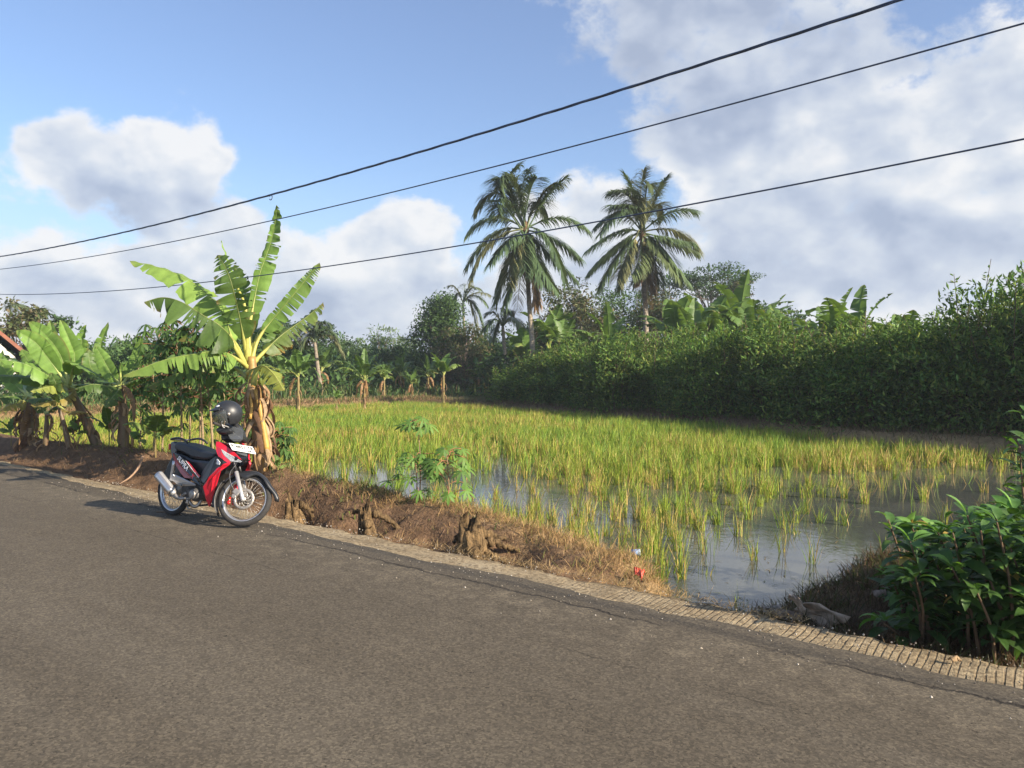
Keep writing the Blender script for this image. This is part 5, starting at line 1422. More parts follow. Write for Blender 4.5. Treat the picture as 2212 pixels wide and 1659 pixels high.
# plastic cup lying in the reeds
m_cup = col_mat('clear_plastic', (.75, .82, .86), rough=.12, transm=.55); m_lbl = col_mat('cup_label', (.12, .25, .50), rough=.4)
g = ground(1371, 1200, -.22); cup = empty('plastic_cup', g)
cb = MB(); cb.lathe([(.0, -.05), (.028, -.05), (.036, .05), (.039, .052), (.037, .047), (.026, -.045), (0, -.045)], 20, 'x', (0, 0, .03)); cb.build('cup', m_cup, cup)
lb = MB(); lb.lathe([(.0305, -.03), (.0345, .02), (.0338, .02), (.0298, -.03)], 20, 'x', (0, 0, .03), closed=True); lb.build('label', m_lbl, cup)
tag(cup, 'clear plastic cup with a blue band lying among the reeds near the bank', 'plastic cup')
wb_ = MB(); q = np.linspace(0, math.pi, 8); wb_.lathe([(.028 * math.sin(a) * (1 + .3 * math.sin(5 * a)), .02 * math.cos(a)) for a in q], 9, 'z')
m_wht = col_mat('white_plastic', (.78, .77, .73), rough=.4)
wo = wb_.build('bag_scrap', m_wht); wo.location = ground(1580, 1034, WZ + .02); tag(wo, 'small white plastic scrap floating among the rice', 'plastic scrap')
# fallen dry stick leaning on the bank at the left
sb = MB(); P_ = [at(308, 985, 12.0), at(300, 1008, 11.85), at(282, 1030, 11.65), at(258, 1048, 11.45)]
for p in P_: p[2] = max(p[2], gz(p[0], p[1]) + .01)
c = bez(P_, 16); c0 = c[0] * (1, 1, 0); sb.tube(c - c0, np.linspace(.022, .009, 16), 7, (.26, .17, .11)); o = sb.build('stick', m_bark); o.location = c0; tag(o, 'curved dry stick leaning on the soil bank left of the motorbike', 'stick')
# twig on the road behind the motorbike, leaf scrap on the asphalt
for k, (A_, B_, lab) in enumerate([((338, 1106), (362, 1110), 'thin twig lying on the road left of the rear wheel'), ((364, 1111), (392, 1113), 'short twig lying on the road under the rear wheel')]):
    a, b2 = ground(*A_, .016), ground(*B_, .016); tb_ = MB(); tb_.tube(bez([a - a, (b2 - a) * .5 + (.02, .03, .004), b2 - a], 8), np.linspace(.007, .004, 8), 5, (.16, .10, .06)); o = tb_.build('twig', m_bark); o.location = a; tag(o, lab, 'twig')
crumple('dry_leaf', [ground(2043, 1425, .02), ground(2062, 1421, .03), ground(2078, 1426, .025), ground(2058, 1428, .02)], 9, m_dry, 'tiny curled tan leaf on the asphalt beside the ribbed edge', 'dry leaf', (.48, .33, .18), .004, .008)

# grit and small stones along the road edge
gr_ = MB(); s = rg.uniform(-1, 12, 1500); t = np.where(rg.random(1500) < .6, rg.normal(-.45, .22, 1500), rg.normal(-.02, .05, 1500)); x, y = xy(s, t)
ico = np.array([(1, 0, 0), (-1, 0, 0), (0, 1, 0), (0, -1, 0), (0, 0, 1), (0, 0, -1)], float); fc = np.array([(0, 2, 4), (2, 1, 4), (1, 3, 4), (3, 0, 4), (2, 0, 5), (1, 2, 5), (3, 1, 5), (0, 3, 5)])
n = len(s); sz = .003 + .006 * rg.random(n) ** 3; V = ico[None] * (sz[:, None, None] * (.6 + .8 * rg.random((n, 6, 1)))) + np.stack([x, y, np.full(n, .014)], -1)[:, None]
gr_.add(V.reshape(-1, 3), [(np.arange(n)[:, None, None] * 6 + fc[None]).reshape(-1, 3)], np.repeat(np.array([(.30, .26, .20), (.14, .12, .10), (.42, .38, .32)])[rg.integers(3, size=n)], 6, 0))
tag(gr_.build('grit', m_bark, smooth=False), 'loose grit along the road edge', 'gravel', kind='stuff')

# ------------------------------------------------------------------ overhead cables, hanging in one vertical plane along the road verge
m_cab = col_mat('sky_tinted_cable', (.060, .080, .125), rough=.5)  # blue of sky reflection and glare put into the base colour


def cable_pt(vx, vy, t_off):
    d = ray(vx, vy); o2 = np.array((P0[0], P0[1])) + DT * t_off
    k = (o2 - CAM[:2]).dot(DT) / d[:2].dot(DT)
    return CAM + d * k


def cable(label, px, t_off, rad, twist=0):
    P = np.array([cable_pt(x, y, t_off) for x, y in px]); s_ = (P[:, :2] - P0) @ DS
    co = np.polyfit(s_, P[:, 2], 2)
    sm_ = np.linspace(s_.min() - 12, s_.max() + 14, 220); X_, Y_ = xy(sm_, t_off)
    C = np.stack([X_, Y_, np.polyval(co, sm_)], -1); mb = MB()
    c0 = C[110].copy()
    if twist:                                            # a bundle of insulated cores twisted together
        for j in range(3):
            a = sm_ * 5.0 + j * 2.094; o3 = np.stack([DT[0] * np.cos(a), DT[1] * np.cos(a), np.sin(a)], -1) * rad * .55
            mb.tube(C + o3 - c0, rad * .55, 7)
    else: mb.tube(C - c0, rad, 8)
    o = mb.build('power_cable', m_cab); o.location = c0
    return tag(o, label, 'power cable', 'overhead power cables'), co


TO = .55
cA, coA = cable('thick twisted power cable, topmost of the three across the sky', [(0, 554), (300, 494), (585, 425), (900, 330), (1106, 263), (1500, 139), (1965, 0)], TO, .0120, 1)
cable('thin power cable between the thick top one and the lowest one', [(0, 581), (300, 538), (600, 474), (880, 406), (1106, 348), (1500, 244), (1850, 152), (2212, 54)], TO + .1, .0066)
cable('lowest thin power cable passing in front of both palm crowns', [(0, 636), (250, 627), (590, 590), (900, 549), (1150, 506), (1480, 442), (1800, 379), (2212, 302)], TO + .2, .0066)
p = cable_pt(585, 427, TO); p[2] = np.polyval(coA, (p[:2] - P0) @ DS) - .004; hk = MB(); a = np.linspace(0, 5.2, 16)
hk.tube(np.stack([.03 * np.cos(a + .6) * DS[0], .03 * np.cos(a + .6) * DS[1], -.030 + .03 * np.sin(a + .6)], -1), .006, 6); o = hk.build('cable_hook', col_mat('galvanised', (.35, .36, .38), rough=.4, metal=.7)); o.location = p
tag(o, 'small wire hook hanging on the thick top cable', 'hook')

# ------------------------------------------------------------------ house at the left edge
m_wall = col_mat('painted_wall', (.62, .58, .50), rough=.9, noise=.15, nscale=2); m_roof = bpy.data.materials.new('clay_tiles')
b = NB(nt(m_roof)); tc = b.n('ShaderNodeTexCoord').outputs['Object']; sp = b.n('ShaderNodeSeparateXYZ', ins={0: tc})
wv = b.math('ABSOLUTE', b.math('SINE', b.math('MULTIPLY', sp.outputs[1], 14.0))); c = b.ramp(b.noise(tc, 3, 5), [(.3, (.15, .055, .035)), (.7, (.30, .12, .07))])
p = b.n('ShaderNodeBsdfPrincipled', ins={'Base Color': c, 'Roughness': .85, 'Normal': b.bump(wv, .8, .04)}); b.t.links.new(p.outputs[0], b.n('ShaderNodeOutputMaterial').inputs[0])
hr = at(20, 770, 38); house = empty('house', (hr[0], hr[1], -.1), R(34)); tag(house, 'white walled house with a red tiled roof at the left edge', 'house')
zt = at(0, 727, 38)[2] + .1; ze = at(32, 757, 38)[2] + .1
w = MB(); hw = (32 - 20) / FV * 38; wall = [(-6, 0, 0), (hw, 0, 0), (hw, 0, ze - .35), (-2.6, 0, zt + 1.9), (-6, 0, ze)]
wp = np.array(wall, float); wq = wp + (0, 7, 0); w.add(np.concatenate([wp, wq]), [np.arange(5), (9 - np.arange(5))] + [np.array((i, i + 5, (i + 1) % 5 + 5, (i + 1) % 5)) for i in range(5)]); w.build('wall', m_wall, house, smooth=False)
rf = MB(); a_, b2 = np.array((-2.7, -.4, zt + 2.25)), np.array((hw + .35, -.4, ze - .2)); th = np.array((.06, 0, .16)); L = np.array((0, 7.8, 0))
rf.add(np.array([a_, b2, b2 + L, a_ + L, a_ + th, b2 + th, b2 + L + th, a_ + L + th]), [np.array([(0, 1, 2, 3), (7, 6, 5, 4), (0, 4, 5, 1), (1, 5, 6, 2), (2, 6, 7, 3), (3, 7, 4, 0)])]); rf.build('roof', m_roof, house, smooth=False)
w2 = MB(); w2.box((hw - 1.1, -.03, 1.5), (.9, .06, 1.1)); w2.build('window', col_mat('dark_glass', (.03, .035, .04), rough=.1), house, smooth=False)

# ------------------------------------------------------------------ humid air over the fields
hz_ = MB(); hz_.box((0, 70, 6.6), (260, 190, 16.0))
m_hz = bpy.data.materials.new('haze'); b = NB(nt(m_hz))
vol = b.n('ShaderNodeVolumePrincipled', ins={'Color': (.86, .92, 1.0, 1), 'Density': HAZE, 'Anisotropy': .2})
b.t.links.new(vol.outputs[0], b.n('ShaderNodeOutputMaterial').inputs['Volume'])
tag(hz_.build('haze', m_hz, smooth=False), kind='stuff')
# ------------------------------------------------------------------ motorbike (local: x forward, y to its left, z up)
m_redp = col_mat('red_paint', (.56, .012, .030), rough=.28, coat=.6, noise=.06, nscale=30)
m_blk = col_mat('black_plastic', (.018, .019, .021), rough=.38, noise=.2, nscale=30)
m_gls = col_mat('gloss_black', (.010, .010, .012), rough=.16, coat=.5)
m_sat = col_mat('seat_vinyl', (.022, .024, .030), rough=.42, bump=.25, bscale=160)
m_rub = col_mat('tyre_rubber', (.030, .028, .026), rough=.85, noise=.3, nscale=25, bump=.5, bscale=90)
m_rim = col_mat('alloy', (.62, .61, .60), rough=.30, metal=.85, noise=.12, nscale=25)
m_stl = col_mat('dusty_steel', (.36, .33, .29), rough=.45, metal=.65, noise=.35, nscale=30)
m_sil = col_mat('silver_paint', (.52, .51, .49), rough=.35, metal=.5, noise=.15, nscale=30)
m_eng = col_mat('cast_engine', (.13, .125, .12), rough=.55, metal=.5, noise=.4, nscale=25)
m_len = col_mat('clear_lens', (.50, .53, .56), rough=.06, coat=.8, noise=.15, nscale=60)
m_plt = col_mat('plate_white', (.78, .78, .75), rough=.45)
m_txt = col_mat('plate_text', (.015, .015, .018), rough=.6)
m_dec = col_mat('white_decal', (.72, .73, .74), rough=.4)
m_tail = col_mat('dull_red_panel', (.34, .025, .030), rough=.35, coat=.4)
m_smk = col_mat('smoked_screen', (.10, .11, .12), rough=.10, transm=.35, coat=.5)
m_amb = col_mat('red_reflector', (.5, .02, .01), rough=.2, coat=.5)

YAW = math.atan2(-.53, .85)
BM = Matrix.Translation((-3.355, 8.48, .014)) @ Matrix.Rotation(YAW, 4, 'Z') @ Matrix.Rotation(R(-6.0), 4, 'X')
AX0 = Vector((.42, 0, .78)); RAKE = R(26.5); AXD = Vector((-math.sin(RAKE), 0, math.cos(RAKE)))
SM = Matrix.Translation(AX0) @ Matrix.Rotation(R(34), 4, AXD) @ Matrix.Translation(-AX0)      # steering turned left
bike = empty('motorbike'); bike.matrix_world = BM
tag(bike, 'red and black underbone motorbike parked on the road edge with its front wheel turned', 'motorbike')
c1 = lambda u, v: (306.6 + u * .20162, 836.2 + v * .20162)


def P3(u, v, y, M=None):
    """point of the bike's plane y seen at (u, v); M = steering when the part turns with the bars"""
    W = BM @ M if M is not None else BM
    I = W.inverted(); o = I @ Vector(CAM); d = (I.to_3x3() @ Vector(ray(*c1(u, v))))
    return np.array(o + d * ((y - o.y) / d.y))


def mesh_obj(name, V, F, mat, parent, M=None, bevel=0.0, smooth=False, solid=0.0, seg=2):
    mb = MB()
    by = {}
    for f in F: by.setdefault(len(f), []).append(f)
    mb.add(V, [np.array(v) for v in by.values()])
    o = mb.build(name, mat, parent, smooth=smooth, M=np.array(M) if M is not None else None)
    if solid:
        s_ = o.modifiers.new('solid', 'SOLIDIFY'); s_.thickness = solid; s_.offset = 0
    if bevel:
        m = o.modifiers.new('bevel', 'BEVEL'); m.width = bevel; m.segments = seg; m.limit_method = 'ANGLE'; m.angle_limit = R(35); m.harden_normals = False
    return o


def prism(name, uv, y0, y1, mat, parent=None, M=None, bevel=.012, yref=None, taper=1.0):
    """side outline carried from y0 to y1"""
    yr = y0 if yref is None else yref
    A = np.array([P3(u, v, yr, M) for u, v in uv]); A2 = A.copy(); c = A.mean(0)
    A[:, 1] = y0; A2[:, 1] = y1
    if taper != 1: A[:, [0, 2]] = c[[0, 2]] + (A[:, [0, 2]] - c[[0, 2]]) * taper
    n = len(A); V = np.concatenate([A, A2])
    F = [list(range(n)), list(range(2 * n - 1, n - 1, -1))] + [[i, n + i, n + (i + 1) % n, (i + 1) % n] for i in range(n)]
    o = mesh_obj(name, V, F, mat, parent or bike, M, bevel)
    bm = bmesh.new(); bm.from_mesh(o.data); bmesh.ops.recalc_face_normals(bm, faces=bm.faces); bm.to_mesh(o.data); bm.free()
    return o


def panel(name, pts, mat, parent=None, M=None, thick=.012, bevel=.004, both=False):
    V = np.array([P3(*p, M) for p in pts]); n = len(V)
    bm = bmesh.new()
    for s_ in ((1, -1) if both else (1,)):
        f = bm.faces.new([bm.verts.new((v[0], v[1] * s_, v[2])) for v in V])
    bmesh.ops.triangulate(bm, faces=bm.faces[:], ngon_method='EAR_CLIP')
    bmesh.ops.recalc_face_normals(bm, faces=bm.faces)
    if M is not None: bm.transform(M)
    me = bpy.data.meshes.new(name); bm.to_mesh(me); bm.free(); me.materials.append(mat)
    o = bpy.data.objects.new(name, me); COL.objects.link(o); o.parent = parent or bike
    s_ = o.modifiers.new('solid', 'SOLIDIFY'); s_.thickness = thick; s_.offset = 0
    if bevel:
        b_ = o.modifiers.new('bevel', 'BEVEL'); b_.width = bevel; b_.segments = 2; b_.limit_method = 'ANGLE'; b_.angle_limit = R(50)
    return o


def rod(name, pts, r, mat, parent=None, M=None, segs=10, n=None, build=True):
    mb = MB(); c = bez(pts, n or max(6, 4 * len(pts))); mb.tube(c, r if np.ndim(r) == 0 else np.interp(np.linspace(0, 1, len(c)), np.linspace(0, 1, len(r)), r), segs)
    return mb.build(name, mat, parent or bike, M=np.array(M) if M is not None else None)


def make_wheel(x, disc, M=None):
    T = Matrix.Translation((x, 0, .279)); T = (M @ T) if M is not None else T
    T = np.array(T)
    hub = MB(); hub.lathe([(0, -.06), (.022, -.06), (.03, -.045), (.03, -.03), (.022, -.02), (.022, .02), (.03, .03), (.03, .045), (.0, .05)] if disc else [(0, -.06), (.03, -.06), (.065, -.045), (.07, .0), (.065, .05), (.03, .06), (0, .06)], 20)
    for k in range(36):
        a = k * 2 * math.pi / 36; b_ = a + (.55 if k % 2 else -.55); sy = .034 if k % 4 < 2 else -.034; r0 = .028 if disc else .066
        hub.tube([(r0 * math.cos(b_), sy, r0 * math.sin(b_)), (.218 * math.cos(a), sy * .15, .218 * math.sin(a))], .0019, 5)
    w = hub.build('wheel', m_stl, bike, M=T)
    t_ = MB(); q = np.linspace(0, 2 * math.pi, 17)[:-1]
    t_.lathe([(.2485 + .0335 * math.cos(a) * (1.0 if math.cos(a) > 0 else .8), .036 * math.sin(a)) for a in q], 64, closed=True); t_.build('tyre', m_rub, w, M=T)
    r_ = MB(); r_.lathe([(.229, -.027), (.233, -.022), (.224, -.016), (.214, -.008), (.214, .008), (.224, .016), (.233, .022), (.229, .027), (.221, .022), (.209, .008), (.209, -.008), (.221, -.022)], 64, closed=True); r_.build('rim', m_rim, w, M=T)
    if disc:
        d_ = MB(); d_.lathe([(.078, -.050), (.112, -.050), (.112, -.054), (.078, -.054)], 48, closed=True)
        for k in range(10):
            a = k * 2 * math.pi / 10; pts = [((.03 + .012 * j) * math.cos(a + .17 * j), -.052, (.03 + .012 * j) * math.sin(a + .17 * j)) for j in range(5)]
            d_.tube(pts, .005, 5)
        d_.build('brake_disc', m_stl, w, M=T)
        h_ = MB()
        for k in range(30):
            a = k * 2 * math.pi / 30; rr = .088 if k % 3 == 0 else (.096 if k % 3 == 1 else .104)
            h_.lathe([(0, -.0552), (.0035, -.0552), (.0035, -.054)], 6, 'y', (rr * math.cos(a), 0, rr * math.sin(a)))
        h_.build('disc_hole', m_txt, w, M=T)
    return w


make_wheel(-.62, False); make_wheel(.62, True, SM)
# fork, steered
for s_ in (-1, 1):
    f = MB(); a = Vector((.62, 0, .279)); d = AXD
    lo = np.array(a) + (.0, s_ * .082, -.0); f.tube([lo + np.array(d) * k for k in (-.03, -.01, .05, .30)], [.016, .022, .021, .0225], 12); fk = f.build('fork_leg', m_sil, bike, M=np.array(SM))
    g_ = MB(); g_.tube([lo + np.array(d) * k for k in (.30, .50)], .0155, 10); g_.build('fork_tube', m_blk, fk, M=np.array(SM))
cal = MB(); cal.box((.545, -.078, .335), (.075, .05, .06), rot=np.array(Matrix.Rotation(.5, 3, 'Y'))); cal.box((.53, -.085, .29), (.05, .03, .045)); co2 = cal.build('brake_caliper', m_stl, bike, M=np.array(SM), smooth=False); mm = co2.modifiers.new('b', 'BEVEL'); mm.width = .008; mm.segments = 2
rf_ = MB(); rf_.lathe([(0, -.004), (.020, -.004), (.020, .004), (0, .004)], 14, 'y', (.49, -.095, .215)); rf_.box((.492, -.09, .24), (.02, .012, .07)); rf_.build('reflector', m_amb, bike, M=np.array(SM))
rod('brake_hose', [(.53, -.09, .33), (.47, -.12, .42), (.44, -.12, .52), (.47, -.10, .62), (.44, -.06, .72)], .006, m_blk, M=SM)
# front mudguard: channel over the wheel with a long beak, and the grey flap behind it
fd = MB(); th = np.radians(np.concatenate([np.linspace(4, 40, 7), np.linspace(48, 150, 16)])); cx_, cz_ = .62, .279; prof = [(-1, .0), (-.97, .55), (-.7, .9), (0, 1.08), (.7, .9), (.97, .55), (1, 0)]
V = []
for a in th:
    dg = math.degrees(a); wd = .020 + .042 * float(sstep(2, 46, dg)) + .014 * math.exp(-((dg - 92) / 20) ** 2); rad_ = .305 + .06 * float(sstep(40, 2, dg)) + .012 * math.exp(-((dg - 85) / 30) ** 2)
    skirt_ = .030 + .085 * math.exp(-((dg - 96) / 15) ** 2) + .012 * float(sstep(60, 20, dg))
    for (py, pz) in prof:
        r_ = rad_ - (1.08 - pz) * skirt_
        V.append((cx_ + r_ * math.cos(a), py * wd, cz_ + r_ * math.sin(a)))
n_ = len(th); i, j = np.meshgrid(np.arange(n_ - 1), np.arange(6), indexing='ij'); q = np.stack([i * 7 + j, i * 7 + j + 1, (i + 1) * 7 + j + 1, (i + 1) * 7 + j], -1).reshape(-1, 4)
fd.add(V, [q]); fo_ = fd.build('front_mudguard', m_blk, bike, M=np.array(SM)); ms = fo_.modifiers.new('s', 'SOLIDIFY'); ms.thickness = .006
fl = MB(); th = np.radians(np.linspace(146, 214, 12)); V = []
for a in th:
    for py in (-.048, -.03, 0, .03, .048): V.append((cx_ + (.315 - .12 * abs(py)) * math.cos(a), py, cz_ + (.315 - .12 * abs(py)) * math.sin(a)))
i, j = np.meshgrid(np.arange(11), np.arange(4), indexing='ij'); fl.add(V, [np.stack([i * 5 + j, i * 5 + j + 1, (i + 1) * 5 + j + 1, (i + 1) * 5 + j], -1).reshape(-1, 4)])
fo_ = fl.build('mud_flap', m_eng, bike, M=np.array(SM)); ms = fo_.modifiers.new('s', 'SOLIDIFY'); ms.thickness = .006

# handlebar cover, screen, grips, mirrors, steered
prism('handlebar_cover', [(868, 470), (930, 430), (1000, 385), (1045, 400), (1085, 470), (1112, 545), (1105, 592), (1000, 580), (868, 585)], -.085, .085, m_blk, M=SM, bevel=.03, yref=0)
prism('handlebar_cover', [(850, 500), (900, 470), (1010, 480), (1040, 520), (960, 545), (870, 540)], -.20, .20, m_blk, M=SM, bevel=.022, yref=0)
panel('wind_screen', [(1010, 378, -.05), (1050, 405, -.075), (1092, 470, -.085), (1128, 560, -.06), (1120, 585, -.03), (1120, 585, .03), (1128, 560, .06), (1092, 470, .085), (1050, 405, .075), (1010, 378, .05)], m_smk, M=SM, thick=.006, bevel=0)
hb = P3(960, 480, 0, SM)
for s_ in (-1, 1):
    rod('grip', [hb + (0, s_ * .15, 0), hb + (-.03, s_ * .24, .0), hb + (-.06, s_ * .36, -.01)], .016, m_rub, M=SM)
    rod('brake_lever', [hb + (.02, s_ * .18, .0), hb + (.05, s_ * .24, -.005), hb + (.03, s_ * .36, -.02)], .006, m_sil, M=SM)
mr = rod('mirror', [hb + (-.01, .17, .0), hb + (.02, .22, .09), hb + (.0, .26, .16)], .005, m_blk, M=SM)

# body: dark core, cowl, leg shields, side covers, seat, tail
prism('front_cowl', [(815, 605), (900, 640), (960, 690), (1015, 760), (1000, 800), (900, 800), (830, 745)], -.10, .10, m_gls, yref=-.10, bevel=.02)
panel('cowl_panel', [(800, 588, -.155), (832, 586, -.145), (912, 636, -.13), (1000, 706, -.09), (1068, 778, -.05), (1000, 752, -.085), (905, 700, -.135), (850, 664, -.165), (856, 700, -.172), (884, 744, -.16), (948, 800, -.125), (940, 822, -.13), (880, 786, -.17), (822, 742, -.182), (800, 690, -.182), (795, 630, -.17)], m_redp, both=True, thick=.016)
panel('nose_panel', [(832, 586, -.145), (915, 600, -.138), (1165, 640, .138), (1130, 720, .06), (1115, 812, .045), (1072, 806, -.045), (1068, 778, -.05), (1000, 706, -.09), (912, 636, -.13)], m_gls, thick=.012)
panel('headlight', [(850, 666, -.167), (905, 702, -.137), (1000, 753, -.087), (1072, 796, -.048), (1060, 808, -.052), (950, 798, -.12), (886, 742, -.158), (857, 700, -.171)], m_len, thick=.022, bevel=.006)
panel('headlight', [(850, 666, -.167), (905, 702, -.137), (1000, 753, -.087), (1072, 796, -.048), (1060, 808, -.052), (950, 798, -.12), (886, 742, -.158), (857, 700, -.171)], m_len, thick=.022, bevel=.006)
hl = bike.children[-1]; hl.data.transform(Matrix.Diagonal((1, -1, 1, 1))); hl.data.flip_normals()
panel('leg_shield', [(948, 798, -.125), (942, 826, -.135), (842, 884, -.19), (764, 964, -.20), (716, 1064, -.19), (728, 1130, -.17), (735, 1205, -.16), (726, 1282, -.15), (690, 1190, -.17), (688, 1120, -.18), (662, 1062, -.20), (680, 1034, -.205), (720, 964, -.21), (798, 886, -.205), (868, 826, -.18)], m_redp, both=True, thick=.022, bevel=.006)
panel('inner_shield', [(800, 742, -.175), (880, 788, -.165), (944, 804, -.125), (868, 828, -.176), (798, 888, -.198), (720, 966, -.20), (672, 1036, -.195), (640, 1000, -.15), (640, 930, -.13), (690, 850, -.14), (750, 775, -.16)], m_blk, both=True, thick=.02, bevel=.006)
prism('under_cowl', [(640, 1000), (700, 960), (780, 860), (900, 830), (860, 930), (760, 1020), (720, 1120), (745, 1300), (700, 1250), (650, 1150), (620, 1090)], -.10, .10, m_blk, yref=-.10, bevel=.02)
# body shell from seat down to the engine
prism('body_shell', [(330, 690), (430, 720), (540, 770), (760, 790), (730, 850), (665, 930), (630, 985), (650, 1060), (560, 1030), (470, 985), (400, 880), (352, 780)], -.105, .105, m_blk, yref=-.105, bevel=.03)
panel('side_cover', [(345, 700, -.115), (400, 722, -.135), (470, 790, -.15), (560, 880, -.155), (615, 965, -.15), (650, 1045, -.145), (640, 1062, -.14), (560, 1015, -.15), (455, 900, -.148), (380, 780, -.13)], m_gls, both=True, thick=.016, bevel=.005)
panel('tail_panel', [(340, 705, -.11), (372, 778, -.135), (440, 880, -.155), (530, 975, -.155), (545, 978, -.15), (460, 972, -.14), (415, 915, -.13), (370, 840, -.115), (345, 770, -.105)], m_tail, both=True, thick=.016, bevel=.005)
panel('red_stripe', [(472, 790, -.158), (495, 800, -.160), (625, 955, -.164), (608, 968, -.164), (560, 900, -.166)], m_redp, both=True, thick=.006, bevel=0)
panel('white_stripe', [(466, 788, -.161), (474, 790, -.161), (610, 968, -.168), (604, 972, -.168), (545, 890, -.168)], m_dec, both=True, thick=.005, bevel=0)
prism('seat', [(345, 590), (400, 592), (470, 606), (560, 640), (640, 672), (720, 690), (772, 715), (765, 765), (700, 780), (620, 775), (530, 758), (450, 715), (370, 678), (335, 650)], -.115, .115, m_sat, yref=-.115, bevel=.035)
st2 = MB(); 
prism('tail_cover', [(300, 590), (345, 575), (372, 600), (372, 690), (345, 760), (318, 760), (300, 690)], -.09, .09, m_gls, yref=-.09, bevel=.02)
gp = [P3(492, 596, -.125), P3(440, 560, -.13), P3(380, 545, -.13), P3(318, 560, -.11), P3(318, 560, -.11) * (1, -1, 1), P3(380, 545, -.13) * (1, -1, 1), P3(440, 560, -.13) * (1, -1, 1), P3(492, 596, -.125) * (1, -1, 1)]
rod('grab_rail', gp, .012, m_blk, n=50)
prism('rear_mudguard', [(318, 740), (372, 780), (400, 880), (420, 960), (360, 1000), (300, 1010), (262, 1000), (240, 930), (262, 850)], -.055, .055, m_blk, yref=-.055, bevel=.02)
tl = MB(); q = P3(306, 640, -.05); tl.box((q[0] - .01, 0, q[2]), (.03, .13, .07)); o = tl.build('tail_light', m_amb, bike, smooth=False); mm = o.modifiers.new('b', 'BEVEL'); mm.width = .012; mm.segments = 2

# engine, frame, exhaust, controls
e0 = P3(560, 1150, -.10); en = MB()
en.lathe([(0, -.13), (.045, -.13), (.060, -.12), (.072, -.10), (.080, -.07), (.080, .09), (.06, .12), (0, .12)], 28, 'y', (e0[0], 0, e0[2])); en.box((e0[0] - .13, 0, e0[2] + .005), (.26, .16, .14)); en.box((e0[0] - .04, 0, e0[2] + .06), (.2, .12, .12))
eo = en.build('engine', m_eng, bike)
cv = MB(); cv.lathe([(0, -.142), (.030, -.142), (.045, -.136), (.052, -.128), (.052, -.118)], 24, 'y', (e0[0], 0, e0[2])); cv.build('clutch_cover', m_stl, eo)
cyl = MB()
for k in range(7): cyl.lathe([(0, 0), (.060, 0), (.060, .007), (0, .007)], 20, 'x', (e0[0] + .075 + k * .016, 0, e0[2] + .03))
cyl.lathe([(0, 0), (.042, 0), (.042, .20), (.03, .215), (0, .215)], 20, 'x', (e0[0] + .06, 0, e0[2] + .03)); cyl.build('cylinder', m_eng, eo)
rod('swing_arm', [P3(480, 1130, -.075), P3(390, 1190, -.085), (-.62, -.085, .279)], .020, m_stl); rod('swing_arm', [P3(480, 1130, -.075) * (1, -1, 1), P3(390, 1190, -.085) * (1, -1, 1), (-.62, .085, .279)], .020, m_stl)
rod('shock_absorber', [(-.56, -.10, .31), (-.50, -.115, .62)], .020, m_rim)
ml, mh = P3(178, 935, -.19), P3(352, 1150, -.17); mz = MB(); dv = mh - ml; dv_l = np.linalg.norm(dv)
ts = np.array([-.02, 0, .0, .03, .5, .82, .95, 1.0]); mz.tube(ml + dv * ts[:, None], [.030, .040, .046, .049, .048, .043, .030, .018], 18); ex = mz.build('exhaust', m_sil, bike)
sd = MB(); nrm_ = np.array((0, -1., 0)); up_ = norm(np.cross(dv, nrm_)); V = []
for f in np.linspace(.04, .90, 9):
    for a in np.radians(np.linspace(-60, 75, 9)): V.append(ml + dv * f + (nrm_ * math.cos(a) + up_ * math.sin(a)) * (.057 - .006 * f))
i, j = np.meshgrid(np.arange(8), np.arange(8), indexing='ij'); sd.add(V, [np.stack([i * 9 + j, i * 9 + j + 1, (i + 1) * 9 + j + 1, (i + 1) * 9 + j], -1).reshape(-1, 4)]); so2 = sd.build('heat_shield', m_rim, ex); ms = so2.modifiers.new('s', 'SOLIDIFY'); ms.thickness = .004
mc = MB(); mc.tube(ml - dv * np.array([.02, .035])[:, None], [.022, .014], 14); mc.build('exhaust_tip', m_eng, ex)
rod('exhaust_pipe', [mh, P3(410, 1195, -.15), P3(480, 1195, -.12), P3(545, 1275, -.10), P3(600, 1265, -.06), P3(640, 1200, -.03)], .019, m_stl)
rod('foot_rest', [P3(470, 1235, -.24), P3(500, 1270, -.12), P3(500, 1270, -.12) * (1, -1, 1), P3(470, 1235, -.24) * (1, -1, 1)], .012, m_blk)
rod('brake_pedal', [P3(520, 1190, -.14), P3(480, 1195, -.16), P3(455, 1190, -.19)], .010, m_stl)
rod('kick_lever', [P3(485, 1200, -.14), P3(490, 1290, -.15), P3(525, 1300, -.17)], .010, m_stl)
panel('foot_bracket', [(330, 930, -.15), (345, 935, -.15), (372, 1010, -.14), (470, 1000, -.13), (580, 1040, -.12), (570, 1056, -.12), (400, 1062, -.13), (345, 1010, -.14), (300, 1000, -.15), (300, 985, -.15)], m_rim, thick=.014, bevel=.004)
rod('foot_rest', [P3(372, 1045, -.15), P3(440, 1052, -.26)], .012, m_blk)
rod('side_stand', [(-.05, .11, .26), (-.10, .19, .12), (-.12, .25, .0)], .011, m_blk)

# number plate on the nose, with its lettering
pc = [P3(912, 598, -.142), P3(1165, 640, .142), P3(1203, 718, .142), P3(950, 672, -.142)]
pc = [p + (.028, 0, .0) for p in pc]
pl = mesh_obj('number_plate', np.array(pc), [[0, 1, 2, 3]], m_plt, bike, solid=.004)
pb = [pc[0] + (pc[3] - pc[0]) * .5, pc[1] - pc[0], pc[3] - pc[0]]


